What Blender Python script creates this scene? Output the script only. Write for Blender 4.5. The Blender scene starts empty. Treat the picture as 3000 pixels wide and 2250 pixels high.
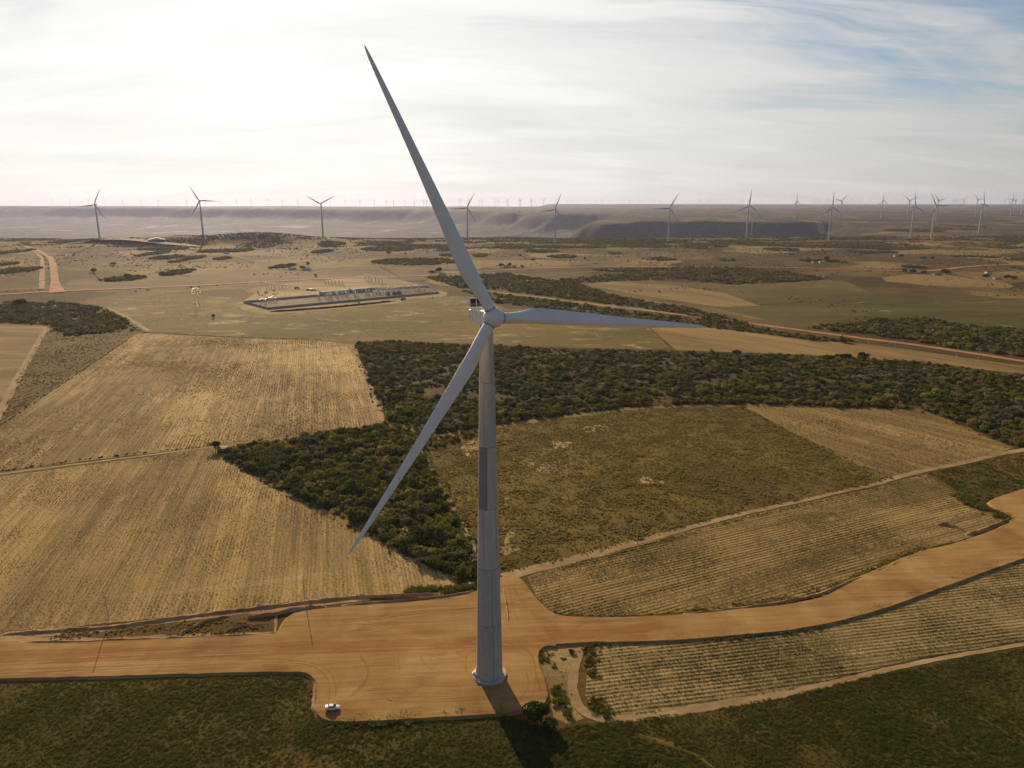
import bpy, bmesh, math, random
import numpy as np
from mathutils import Vector, Matrix, Euler

SC = bpy.context.scene
COL = SC.collection
random.seed(7)
rng = np.random.default_rng(11)
R = math.radians

# ------------------------------------------------------------------ camera
F_PX, CX, CY, HORIZON = 2100.0, 1500.0, 1125.0, 592.0
PITCH = math.atan((CY - HORIZON) / F_PX)
CAM_H = 152.3
cam = bpy.data.cameras.new('camera')
cam.sensor_width = 36.0
cam.lens = 36.0 * F_PX / 3000.0
cam.clip_start, cam.clip_end = 1.0, 150000.0
cam_o = bpy.data.objects.new('camera', cam)
COL.objects.link(cam_o)
cam_o.location = (0, 0, CAM_H)
cam_o.rotation_euler = (math.pi / 2 - PITCH, 0, 0)
SC.camera = cam_o

# ------------------------------------------------------------------ daylight
SUN_AZ, SUN_EL = R(-20.5), R(17.8)          # azimuth measured from +Y towards +X
SUN_DIR = Vector((math.sin(SUN_AZ) * math.cos(SUN_EL), math.cos(SUN_AZ) * math.cos(SUN_EL), math.sin(SUN_EL)))
SKY_STRENGTH, SUN_STRENGTH, EXPOSURE = 0.063, 5.0, 0.40

W = bpy.data.worlds.new('World')
SC.world = W
W.use_nodes = True
wt = W.node_tree
wt.nodes.clear()


class NT:
    """tiny wrapper to write node trees in a line each"""
    def __init__(self, tree):
        self.t = tree

    def __call__(self, kind, ins=None, **props):
        n = self.t.nodes.new(kind)
        for k, v in props.items():
            setattr(n, k, v)
        for k, v in (ins or {}).items():
            s = n.inputs[k]
            if isinstance(v, bpy.types.NodeSocket):
                self.t.links.new(v, s)
            else:
                s.default_value = v
        return n

    def math(self, op, a, b=0.0, c=0.0, clamp=False):
        n = self('ShaderNodeMath', {0: a, 1: b, 2: c}, operation=op)
        n.use_clamp = clamp
        return n.outputs[0]

    def vmath(self, op, a, b=(0, 0, 0)):
        return self('ShaderNodeVectorMath', {0: a, 1: b}, operation=op)

    def noise(self, vec, scale, detail=3.0, rough=0.55, dist=0.0):
        return self('ShaderNodeTexNoise', {'Vector': vec, 'Scale': scale, 'Detail': detail, 'Roughness': rough,
                                           'Distortion': dist}).outputs['Fac']

    def ramp(self, fac, stops, interp='LINEAR'):
        n = self('ShaderNodeValToRGB', {'Fac': fac})
        e = n.color_ramp.elements
        n.color_ramp.interpolation = interp
        while len(e) < len(stops):
            e.new(0.5)
        for el, (p, c) in zip(e, stops):
            el.position = p
            el.color = (*c, 1.0) if len(c) == 3 else c
        return n.outputs['Color']

    def step(self, v, lo, hi):
        return self('ShaderNodeMapRange', {'Value': v, 'From Min': lo, 'From Max': hi, 'To Min': 0.0, 'To Max': 1.0},
                    interpolation_type='SMOOTHSTEP').outputs[0]

    def mix(self, fac, a, b, blend='MIX'):
        n = self('ShaderNodeMix', data_type='RGBA', blend_type=blend)
        n.clamp_factor = True
        for sock, v in ((n.inputs[0], fac), (n.inputs[6], a), (n.inputs[7], b)):
            if isinstance(v, bpy.types.NodeSocket):
                self.t.links.new(v, sock)
            elif isinstance(v, (int, float)):
                sock.default_value = v
            else:
                sock.default_value = (*v, 1.0) if len(v) == 3 else v
        return n.outputs[2]


w = NT(wt)
sky = w('ShaderNodeTexSky', sky_type='NISHITA')
sky.sun_disc = False
sky.sun_elevation = SUN_EL
sky.sun_rotation = SUN_AZ
sky.altitude = 900.0
sky.air_density = 1.0
sky.dust_density = 0.5
sky.ozone_density = 1.8
dirv = w('ShaderNodeTexCoord').outputs['Generated']
sep = w('ShaderNodeSeparateXYZ', {0: dirv})
up = w.math('MAXIMUM', sep.outputs[2], 0.0)
den = w.math('ADD', up, 0.20)
plane = w('ShaderNodeCombineXYZ', {0: w.math('DIVIDE', sep.outputs[0], den), 1: w.math('DIVIDE', sep.outputs[1], den), 2: 0.0}).outputs[0]
rot = w('ShaderNodeMapping', {'Vector': plane, 'Rotation': (0, 0, R(-24)), 'Scale': (0.55, 1.7, 1.0)}).outputs[0]
warp = w.noise(rot, 0.9, 4.0, 0.6, 0.4)
c1 = w.noise(w.vmath('ADD', rot, w('ShaderNodeCombineXYZ', {0: warp, 1: warp, 2: 0.0}).outputs[0]).outputs[0], 1.5, 6.0, 0.54, 0.6)
wisps = w.noise(w('ShaderNodeMapping', {'Vector': plane, 'Rotation': (0, 0, R(-18)), 'Scale': (0.7, 3.2, 1.0)}).outputs[0], 1.6, 5.0, 0.55, 0.7)
cl = w.math('ADD', w.math('MULTIPLY', c1, 0.80), w.math('MULTIPLY', wisps, 0.20))
sdot = w('ShaderNodeVectorMath', {0: dirv, 1: SUN_DIR}, operation='DOT_PRODUCT').outputs['Value']
sdot = w.math('MAXIMUM', sdot, 0.0)
# cirrus veil: thicker towards the sun's side of the sky, thin on the right; unseen veil added opposite as neutral fill
low = w.math('SUBTRACT', 1.0, w.math('MULTIPLY', up, 4.0), 0.0, True)
cover = w.math('ADD', cl, w.math('ADD', w.math('MULTIPLY', w.math('SUBTRACT', sdot, 0.66), 0.95), w.math('ADD', w.math('MULTIPLY', low, 0.40), w.math('MULTIPLY', w.step(sdot, 0.5, 0.1), 0.55))))
veil = w.step(cover, 0.465, 0.82)
thick = w.math('ADD', 0.95, w.math('MULTIPLY', w.math('SUBTRACT', cl, 0.5), 0.65))
aure = w.math('MULTIPLY', thick, w.math('ADD', w.math('MULTIPLY', w.math('POWER', sdot, 2.5), 8.6), 4.9))
cloud_col = w.vmath('MULTIPLY', w('ShaderNodeCombineXYZ', {0: aure, 1: aure, 2: aure}).outputs[0], (1.0, 0.972, 0.93)).outputs[0]
sky_mix = w.mix(w.math('MULTIPLY', veil, 0.93), sky.outputs[0], cloud_col)
bg = w('ShaderNodeBackground', {'Color': sky_mix, 'Strength': SKY_STRENGTH})
w('ShaderNodeOutputWorld', {'Surface': bg.outputs[0]})

sun = bpy.data.lights.new('sun', 'SUN')
sun.energy = SUN_STRENGTH
sun.angle = R(0.6)
sun.color = (1.0, 0.77, 0.47)
sun_o = bpy.data.objects.new('sun', sun)
COL.objects.link(sun_o)
sun_o.rotation_euler = SUN_DIR.to_track_quat('Z', 'Y').to_euler()
sun_o.location = (0, 0, 500)

SC.view_settings.view_transform = 'Standard'
SC.view_settings.look = 'None'
SC.view_settings.exposure = EXPOSURE
SC.view_settings.gamma = 1.0
SC.view_settings.use_curve_mapping = False
SC.render.engine = 'CYCLES'
cy = SC.cycles
cy.use_denoising = True
cy.denoiser = "OPENIMAGEDENOISE"
cy.denoising_input_passes = "RGB_ALBEDO_NORMAL"
cy.denoising_prefilter = "ACCURATE"
cy.use_adaptive_sampling = False
cy.max_bounces = 5
cy.diffuse_bounces = 2
cy.glossy_bounces = 2
cy.transmission_bounces = 2
cy.volume_bounces = 1
cy.transparent_max_bounces = 8
cy.caustics_reflective = cy.caustics_refractive = False

# ------------------------------------------------------------------ picture -> place
_fw = np.array([0, math.cos(PITCH), -math.sin(PITCH)])
_up = np.array([0, math.sin(PITCH), math.cos(PITCH)])
_rt = np.array([1.0, 0, 0])


def ray(x, y):
    return _fw + _rt * (x - CX) / F_PX - _up * (y - CY) / F_PX


def P(x, y, z=0.0):
    """point of the level z seen at photo pixel x, y (3000 px wide)"""
    d = ray(x, y)
    return np.array([0, 0, CAM_H]) + d * ((z - CAM_H) / d[2])


def Zm(x0, y0, s):
    return lambda x, y: (x0 + x / s, y0 + y / s)


V = Zm(0, 0, 0.73733)
ZA, ZB, ZC = Zm(0, 500, 2.212), Zm(1000, 500, 2.212), Zm(2000, 500, 2.212)
ZD, ZE, ZF = Zm(0, 1000, 2.212), Zm(1000, 1000, 2.212), Zm(2000, 1000, 2.212)
ZG, ZH, ZI = Zm(0, 1600, 2.212), Zm(1000, 1600, 2.212), Zm(2000, 1600, 2.212)
ZS = Zm(680, 790, 3.456)


def az_pt(px, dist):
    d = ray(px, 640)
    a = math.atan2(d[0], d[1])
    return np.array([math.tan(a) * dist, dist])


# numpy value noise ------------------------------------------------------
_perm = np.random.default_rng(3).random((256, 256))


def vnoise(x, y, octaves=4):
    x, y = np.asarray(x, float), np.asarray(y, float)
    out, amp, tot = 0.0, 1.0, 0.0
    for o in range(octaves):
        xi, yi = np.floor(x).astype(int), np.floor(y).astype(int)
        fx, fy = x - xi, y - yi
        fx, fy = fx * fx * (3 - 2 * fx), fy * fy * (3 - 2 * fy)
        g = lambda a, b: _perm[(a + 37 * o) & 255, (b + 91 * o) & 255]
        v = (g(xi, yi) * (1 - fx) + g(xi + 1, yi) * fx) * (1 - fy) + (g(xi, yi + 1) * (1 - fx) + g(xi + 1, yi + 1) * fx) * fy
        out = out + v * amp
        tot += amp
        amp *= 0.5
        x, y = x * 2.03, y * 2.03
    return out / tot


def inside(poly, X, Y):
    poly = np.asarray(poly)
    c = np.zeros(np.shape(X), bool)
    n = len(poly)
    j = n - 1
    for i in range(n):
        xi, yi, xj, yj = poly[i][0], poly[i][1], poly[j][0], poly[j][1]
        if yi != yj:
            c ^= ((yi > Y) != (yj > Y)) & (X < (xj - xi) * (Y - yi) / (yj - yi) + xi)
        j = i
    return c


def edge_dist(poly, X, Y, closed=True):
    poly = np.asarray(poly)
    d = np.full(np.shape(X), 1e12)
    n = len(poly)
    for i in range(n if closed else n - 1):
        ax, ay = poly[i][:2]
        bx, by = poly[(i + 1) % n][:2]
        L = (bx - ax) ** 2 + (by - ay) ** 2 + 1e-9
        t = np.clip(((X - ax) * (bx - ax) + (Y - ay) * (by - ay)) / L, 0, 1)
        d = np.minimum(d, (X - ax - t * (bx - ax)) ** 2 + (Y - ay - t * (by - ay)) ** 2)
    return np.sqrt(d)


# ------------------------------------------------------------------ objects
def tag(o, label=None, cat=None, group=None, kind=None):
    if label: o['label'] = label
    if cat: o['category'] = cat
    if group: o['group'] = group
    if kind: o['kind'] = kind
    return o


def link(name, data, parent=None, loc=None, rot=None, scale=None):
    o = bpy.data.objects.new(name, data)
    COL.objects.link(o)
    if parent is not None: o.parent = parent
    if loc is not None: o.location = loc
    if rot is not None: o.rotation_euler = rot
    if scale is not None: o.scale = scale if hasattr(scale, '__len__') else (scale,) * 3
    return o


def empty(name, loc, rz=0.0, parent=None):
    o = link(name, None, parent, loc, (0, 0, rz))
    o.empty_display_size = 0.5
    return o


class MB:
    """collects shapes into one mesh"""
    def __init__(self):
        self.v, self.f, self.m = [], [], []
        self.mi = 0

    def add(self, verts, faces):
        b = len(self.v)
        self.v += [tuple(map(float, p)) for p in verts]
        self.f += [tuple(b + i for i in fc) for fc in faces]
        self.m += [self.mi] * len(faces)
        return self

    def box(self, c, s, rz=0.0, taper=1.0):
        cx, cy_, cz = c
        x, y, z = s[0] / 2, s[1] / 2, s[2] / 2
        ca, sa = math.cos(rz), math.sin(rz)
        pts = []
        for k in (-1, 1):
            t = taper if k > 0 else 1.0
            for i, j in ((-1, -1), (1, -1), (1, 1), (-1, 1)):
                px, py = i * x * t, j * y * t
                pts.append((cx + px * ca - py * sa, cy_ + px * sa + py * ca, cz + k * z))
        return self.add(pts, [(3, 2, 1, 0), (4, 5, 6, 7), (0, 1, 5, 4), (1, 2, 6, 5), (2, 3, 7, 6), (3, 0, 4, 7)])

    def tube(self, p, q, r0, r1=None, n=6, cap=True):
        r1 = r0 if r1 is None else r1
        p, q = Vector(p), Vector(q)
        d = (q - p).normalized()
        a = d.orthogonal().normalized()
        b = d.cross(a)
        pts = []
        for c, r in ((p, r0), (q, r1)):
            for i in range(n):
                t = 2 * math.pi * i / n
                pts.append(c + a * (math.cos(t) * r) + b * (math.sin(t) * r))
        fs = [(i, (i + 1) % n, n + (i + 1) % n, n + i) for i in range(n)]
        if cap: fs += [tuple(reversed(range(n))), tuple(range(n, 2 * n))]
        return self.add(pts, fs)

    def rings(self, rings, close_start=True, close_end=True):
        n = len(rings[0])
        pts = [p for r in rings for p in r]
        fs = []
        for k in range(len(rings) - 1):
            for i in range(n):
                fs.append((k * n + i, k * n + (i + 1) % n, (k + 1) * n + (i + 1) % n, (k + 1) * n + i))
        if close_start: fs.append(tuple(reversed(range(n))))
        if close_end: fs.append(tuple(range((len(rings) - 1) * n, len(rings) * n)))
        return self.add(pts, fs)

    def lathe(self, prof, n=24, c=(0, 0, 0)):
        return self.rings([[(c[0] + r * math.cos(2 * math.pi * i / n), c[1] + r * math.sin(2 * math.pi * i / n), c[2] + z)
                            for i in range(n)] for r, z in prof])

    def mesh(self, name, mats, smooth=False):
        me = bpy.data.meshes.new(name)
        me.from_pydata(self.v, [], self.f)
        for m in (mats if isinstance(mats, (list, tuple)) else [mats]):
            me.materials.append(m)
        if any(self.m): me.polygons.foreach_set('material_index', self.m)
        if smooth:
            me.polygons.foreach_set('use_smooth', [True] * len(me.polygons))
            try: me.set_sharp_from_angle(angle=R(40))
            except Exception: pass
        me.update()
        return me

    def build(self, name, mats, parent=None, loc=None, rot=None, smooth=False):
        return link(name, self.mesh(name, mats, smooth), parent, loc, rot)


# ------------------------------------------------------------------ materials
def mat(name):
    m = bpy.data.materials.new(name)
    m.use_nodes = True
    m.node_tree.nodes.clear()
    return m, NT(m.node_tree)


def finish(t, color, rough=0.9, bump=None, bump_dist=0.05, bump_strength=0.6, spec=0.2, metal=0.0):
    ins = {'Base Color': color, 'Roughness': rough, 'Specular IOR Level': spec, 'Metallic': metal}
    if bump is not None:
        ins['Normal'] = t('ShaderNodeBump', {'Height': bump, 'Distance': bump_dist, 'Strength': bump_strength}).outputs[0]
    b = t('ShaderNodeBsdfPrincipled', ins)
    t('ShaderNodeOutputMaterial', {'Surface': b.outputs[0]})


def plain(name, c, rough=0.6, var=0.12, scale=1.5, metal=0.0, spec=0.3):
    m, t = mat(name)
    pos = t('ShaderNodeNewGeometry').outputs['Position']
    n = t.noise(pos, scale, 4.0)
    a = tuple(x * (1 - var) for x in c)
    b = tuple(min(1, x * (1 + var)) for x in c)
    finish(t, t.ramp(n, [(0.3, a), (0.7, b)]), rough, spec=spec, metal=metal)
    return m


def ground_mat(name, dark, mid, light, rowdir=None, spacing=2.2, rowamt=0.0, stretch=3.0, patch=0.012, lo=0.36, hi=0.66,
               fine=0.62, straw=None, straw_amt=0.0, bump=0.25, streak=0.6):
    """earth with patches stretched along the rows, optional row bands and straw patches"""
    m, t = mat(name)
    pos = t('ShaderNodeNewGeometry').outputs['Position']
    ang = 0.0 if rowdir is None else math.atan2(rowdir[1], rowdir[0])
    uv = t('ShaderNodeMapping', {'Vector': pos, 'Rotation': (0, 0, -ang)}).outputs[0]
    st = t('ShaderNodeMapping', {'Vector': uv, 'Scale': (1.0 / stretch, 1.0, 1.0)}).outputs[0]
    big = t.noise(st, patch, 6.0, 0.6, 0.6)
    st2 = t('ShaderNodeMapping', {'Vector': uv, 'Scale': (1.0 / (stretch * 2.5), 1.0, 1.0)}).outputs[0]
    med = t.noise(st2, 0.16, 4.0, 0.6)
    fin = t.noise(pos, 0.9, 6.0, 0.78)
    f = t.math('ADD', t.math('MULTIPLY', big, 1.0 - fine * 0.5), t.math('MULTIPLY', t.math('SUBTRACT', med, 0.5), streak * 0.6))
    f = t.math('ADD', f, t.math('MULTIPLY', t.math('SUBTRACT', fin, 0.5), fine))
    f = t.math('ADD', f, fine * 0.25)
    h = fin
    if rowamt > 0:
        sp = t('ShaderNodeSeparateXYZ', {0: uv})
        wob = t.math('MULTIPLY', t.noise(uv, 0.05, 3.0), 2.5)
        ph = t.math('ADD', t.math('MULTIPLY', sp.outputs[1], 2 * math.pi / spacing), wob)
        wv = t.math('SINE', ph)
        brk = t.step(t.noise(pos, 0.035, 4.0, 0.65), 0.3, 0.62)
        lines = t.noise(t('ShaderNodeMapping', {'Vector': uv, 'Scale': (0.016, 1.0, 1.0)}).outputs[0], 0.62, 3.0, 0.7)
        f = t.math('ADD', f, t.math('MULTIPLY', t.math('MULTIPLY', wv, brk), rowamt))
        f = t.math('ADD', f, t.math('MULTIPLY', t.math('SUBTRACT', lines, 0.5), 0.42))
        h = t.math('ADD', fin, t.math('MULTIPLY', wv, 0.5))
    k_ = lambda c: (c[0] * 1.0, c[1] * 0.845, c[2] * 0.57)
    col = t.ramp(f, [(lo, k_(dark)), ((lo + hi) / 2, k_(mid)), (hi, k_(light))])
    if straw:
        sm = t.noise(t('ShaderNodeMapping', {'Vector': pos, 'Rotation': (0, 0, R(35)), 'Scale': (0.45, 1.0, 1.0)}).outputs[0], 0.035, 7.0, 0.68, 0.9)
        sm = t.step(t.math('ADD', sm, t.math('MULTIPLY', t.math('SUBTRACT', fin, 0.5), 0.25)), 0.66 - straw_amt, 0.74 - straw_amt)
        col = t.mix(sm, col, straw)
    finish(t, col, 0.95, h, 0.3, bump, spec=0.05)
    return m


def dirt_mat(name, a, b, c, ang=0.0, stretch=14.0):
    m, t = mat(name)
    pos = t('ShaderNodeNewGeometry').outputs['Position']
    uv = t('ShaderNodeMapping', {'Vector': pos, 'Rotation': (0, 0, -ang)}).outputs[0]
    st = t('ShaderNodeMapping', {'Vector': uv, 'Scale': (1.0 / stretch, 1.0, 1.0)}).outputs[0]
    s1 = t.noise(st, 0.55, 6.0, 0.62, 0.3)
    s2 = t.noise(pos, 0.045, 5.0, 0.6, 0.6)
    s3 = t.noise(pos, 2.2, 5.0, 0.7)
    f = t.math('ADD', t.math('ADD', t.math('MULTIPLY', s1, 0.38), t.math('MULTIPLY', s2, 0.52)), t.math('MULTIPLY', s3, 0.14))
    finish(t, t.ramp(f, [(0.40, a), (0.51, b), (0.63, c)]), 0.95, t.math('ADD', s1, t.math('MULTIPLY', s3, 0.5)), 0.15, 0.22, spec=0.05)
    return m


def leaf_mat(name, a, b, trans=0.22, dry=None):
    m, t = mat(name)
    rnd = t('ShaderNodeObjectInfo').outputs['Random']
    pos = t('ShaderNodeNewGeometry').outputs['Position']
    n = t.noise(pos, 0.9, 3.0, 0.6)
    big = t.noise(pos, 0.02, 3.0, 0.6)
    f = t.math('ADD', t.math('MULTIPLY', n, 0.45), t.math('ADD', t.math('MULTIPLY', rnd, 0.40), t.math('MULTIPLY', big, 0.45)))
    col = t.ramp(f, [(0.38, a), (0.92, b)])
    if dry:
        col = t.mix(t.step(t.math('ADD', rnd, t.math('MULTIPLY', t.math('SUBTRACT', big, 0.5), 0.9)), 0.80, 0.98), col, dry)
    d = t('ShaderNodeBsdfDiffuse', {'Color': col})
    tr = t('ShaderNodeBsdfTranslucent', {'Color': col})
    mx = t('ShaderNodeMixShader', {0: trans, 1: d.outputs[0], 2: tr.outputs[0]})
    t('ShaderNodeOutputMaterial', {'Surface': mx.outputs[0]})
    return m


# foliage
M_SHRUB = leaf_mat('shrub_leaf', (0.050, 0.060, 0.012), (0.185, 0.178, 0.032), 0.34, (0.22, 0.17, 0.07))
M_SHRUB_OLIVE = leaf_mat('olive_leaf', (0.13, 0.128, 0.022), (0.29, 0.24, 0.045), 0.34)
M_SHRUB_DRY = leaf_mat('dry_leaf', (0.24, 0.18, 0.075), (0.38, 0.29, 0.15), 0.32)
M_TREE = leaf_mat('tree_leaf', (0.028, 0.036, 0.012), (0.070, 0.080, 0.024), 0.18)
M_BARK = plain('bark', (0.12, 0.09, 0.06), 0.9, 0.3, 6.0)
M_GRASS = leaf_mat('meadow_grass', (0.068, 0.078, 0.016), (0.175, 0.170, 0.040), 0.48, (0.15, 0.115, 0.05))
M_SCRUB = leaf_mat('scrub_grass', (0.170, 0.142, 0.036), (0.300, 0.232, 0.068), 0.46, (0.24, 0.17, 0.08))
M_CROP = leaf_mat('crop_leaf', (0.195, 0.180, 0.060), (0.37, 0.305, 0.12), 0.48, (0.20, 0.145, 0.065))
M_CROP_DRY = leaf_mat('dry_crop_leaf', (0.21, 0.172, 0.066), (0.38, 0.295, 0.125), 0.48, (0.13, 0.125, 0.04))
M_STUBBLE = leaf_mat('stubble_leaf', (0.205, 0.158, 0.066), (0.350, 0.262, 0.118), 0.45, (0.16, 0.13, 0.045))
# built things
M_WHITE = plain('white_paint', (0.74, 0.71, 0.69), 0.45, 0.05, 0.6)
M_BLADE = plain('blade_paint', (0.86, 0.80, 0.76), 0.5, 0.05, 0.15)
M_SEAM = plain('dark_seal', (0.06, 0.055, 0.05), 0.8)
M_BLACK = plain('black_mesh', (0.018, 0.016, 0.015), 0.6)
M_STEEL = plain('galvanised_steel', (0.48, 0.47, 0.45), 0.45, 0.1, 2.0, 0.5)
M_POLE = plain('pole_concrete', (0.42, 0.39, 0.35), 0.8, 0.12, 1.2)
M_CERAMIC = plain('white_ceramic', (0.78, 0.77, 0.75), 0.25)
M_WALL = plain('block_wall', (0.33, 0.31, 0.31), 0.9, 0.15, 0.5)
M_PLASTER = plain('plaster', (0.66, 0.62, 0.56), 0.85, 0.1, 0.7)
M_TILE = plain('clay_roof', (0.34, 0.17, 0.10), 0.85, 0.25, 0.9)
M_SHEET = plain('sheet_roof', (0.50, 0.47, 0.42), 0.8, 0.06, 0.4)
M_DARKWALL = plain('dark_cladding', (0.12, 0.105, 0.10), 0.8, 0.15)
M_CABLE = plain('cable', (0.20, 0.19, 0.18), 0.5)
M_CARW = plain('car_paint', (0.80, 0.80, 0.80), 0.22, 0.02, spec=0.5)
M_GLASS = plain('car_glass', (0.02, 0.028, 0.032), 0.08, 0.05, spec=0.6)
M_TYRE = plain('tyre_rubber', (0.02, 0.02, 0.02), 0.85)
M_LAMP_R = plain('tail_lamp', (0.35, 0.02, 0.02), 0.3)
M_LAMP_W = plain('head_lamp', (0.75, 0.75, 0.72), 0.15)
M_WOOD = plain('pale_planks', (0.50, 0.37, 0.22), 0.85, 0.2, 3.0)
M_GREY = plain('grey_machine', (0.34, 0.33, 0.33), 0.95, 0.1, spec=0.03)


def concrete(name, c, k=0.17):
    m, t = mat(name)
    pos = t('ShaderNodeNewGeometry').outputs['Position']
    rnd = t('ShaderNodeObjectInfo').outputs['Random']
    a = t.noise(t('ShaderNodeMapping', {'Vector': pos, 'Scale': (1, 1, 0.35)}).outputs[0], 0.5, 6.0, 0.65, 0.5)
    b = t.noise(pos, 3.5, 5.0, 0.7)
    f = t.math('ADD', t.math('MULTIPLY', a, 0.7), t.math('MULTIPLY', b, 0.3))
    col = t.ramp(f, [(0.32, tuple(x * (1 - k) for x in c)), (0.68, tuple(x * (1 + k) for x in c))])
    spots = t.step(t.noise(pos, 0.9, 2.0, 0.4), 0.70, 0.78)
    col = t.mix(t.math('MULTIPLY', spots, 0.35), col, tuple(x * 0.55 for x in c))
    v = t.math('ADD', t.math('MULTIPLY', rnd, 0.12), 0.94)
    col = t.vmath('MULTIPLY', col, t('ShaderNodeCombineXYZ', {0: v, 1: v, 2: v}).outputs[0]).outputs[0]
    finish(t, col, 0.85, b, 0.04, 0.3, spec=0.2)
    return m


M_CONCS = [concrete('tower_concrete', c) for c in ((0.43, 0.390, 0.340), (0.47, 0.420, 0.365), (0.53, 0.470, 0.405), (0.51, 0.445, 0.38), (0.49, 0.42, 0.355), (0.48, 0.405, 0.34))]
M_CONC_DARK = concrete('tower_concrete_stained', (0.285, 0.250, 0.228))
M_CONC_PALE = concrete('pale_concrete', (0.52, 0.46, 0.39))
from mathutils.geometry import delaunay_2d_cdt as cdt

# ------------------------------------------------------------------ terrain
_D = np.array([0, 1700, 2600, 3130, 4600, 5500, 6300, 9000, 14000, 20000, 26000, 40000, 60000.0])
_Z = np.array([0, 0, 8, 15, 31, 41, 47, 55, 64, 84, 97, 116, 136.0])
rim = [az_pt(px, d) for px, d in [(-1500, 2750), (-400, 2760), (0, 2780), (300, 2800), (600, 2900), (900, 2830), (1200, 2900), (1500, 2950),
                                  (1800, 2850), (2100, 2950), (2350, 3000), (2500, 3100), (2580, 3350), (2530, 3900), (2470, 4350), (2380, 4500), (2170, 4560),
                                  (1960, 4720), (1850, 4560), (1770, 4250), (1740, 4400), (1790, 5200), (1900, 6000), (1800, 6700), (1640, 7000), (1540, 7700),
                                  (1400, 8600), (1250, 9800), (1000, 10600), (700, 11600), (350, 12700), (0, 13200), (-500, 13800), (-1500, 14500)]]
rim = np.array(rim)
bumps = [(764, 2620, 26, 210, 120), (560, 2640, 14, 330, 120), (390, 2600, 9, 260, 100), (980, 2700, 9, 200, 90), (1240, 2760, 6, 260, 90),
         (1900, 2780, 8, 300, 100), (2250, 2850, 6, 300, 90)]


def terrain(X, Y):
    X, Y = np.asarray(X, float), np.asarray(Y, float)
    d = np.hypot(X, Y)
    z = np.interp(d, _D, _Z)
    # behind the far rim on the left the plateau falls away again
    k = np.clip((Y - 15200) / 1200, 0, 1) * np.clip((Y * 0.036 - X) / 700 + 0.5, 0, 1)
    z = z - 190 * k * k * (3 - 2 * k)
    far = np.clip((d - 1750) / 700, 0, 1)
    z = z + far * (vnoise(X / 420 + 5, Y / 420, 3) - 0.5) * 7 + np.clip((d - 5000) / 4000, 0, 1) * (vnoise(X / 1500, Y / 1500, 3) - 0.5) * 16
    for px, dd, h, sx, sy in bumps:
        b = az_pt(px, dd)
        z = z + h * np.exp(-((X - b[0]) / sx) ** 2 - ((Y - b[1]) / sy) ** 2)
    s = edge_dist(rim, X, Y)
    ins = inside(rim, X, Y)
    warp = (vnoise(X / 330 + 50, Y / 330 + 9, 4) - 0.5) * 420 + (vnoise(X / 95 + 3, Y / 95, 3) - 0.5) * 110
    w_ = np.clip(s / 300, 0, 1)
    si = np.where(ins, s, -s) + warp * np.interp(d, [0, 3300, 3400, 6000, 8500, 11000], [0.12, 0.12, 0.4, 0.6, 0.5, 0.25])
    t1 = np.clip(si / np.interp(d, [5000, 9000], [190, 420]), 0, 1)
    t2 = np.clip((si - 120) / np.interp(d, [5000, 9000], [950, 2000]), 0, 1)
    t1, t2 = t1 * t1 * (3 - 2 * t1), 1 - (1 - t2) ** 2
    drop = 105 * t1 + 150 * t2
    floor = (vnoise(X / 900, Y / 900 + 40, 4) - 0.5) * 70 * np.clip((si - 900) / 900, 0, 1)
    return z - drop + floor


def gz(x, y):
    return float(terrain(np.array([x]), np.array([y]))[0])


def PT(x, y):
    """point of the ground seen at photo pixel x, y, on the rising far terrain too"""
    z = 0.0
    for _ in range(12):
        p = P(x, y, z)
        dd = math.hypot(p[0], p[1])
        z = float(np.interp(dd, _D, _Z))
    p = P(x, y, z)
    return np.array([p[0], p[1], gz(p[0], p[1])])


az = np.concatenate([np.arange(-180, -44, 8.0), np.linspace(-44, 44, 420), np.arange(52, 180, 8.0)])
rr = np.concatenate([np.arange(20, 1700, 120), np.arange(1700, 3300, 26), np.arange(3300, 7000, 55), np.arange(7000, 15000, 110),
                     np.arange(15000, 23600, 400)])
AZ, RR = np.meshgrid(np.radians(az), rr)
GX, GY = RR * np.sin(AZ), RR * np.cos(AZ)
GZ = terrain(GX, GY) - 0.05
GZ[RR < 1650] = -0.05
nA, nR = len(az), len(rr)
gv = np.stack([GX.ravel(), GY.ravel(), GZ.ravel()], 1).tolist() + [(0.0, 0.0, -0.05)]
gf = []
for i in range(nR - 1):
    for j in range(nA):
        k = (j + 1) % nA
        gf.append((i * nA + j, i * nA + k, (i + 1) * nA + k, (i + 1) * nA + j))
for j in range(nA):
    gf.append((len(gv) - 1, (j + 1) % nA, j))


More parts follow.
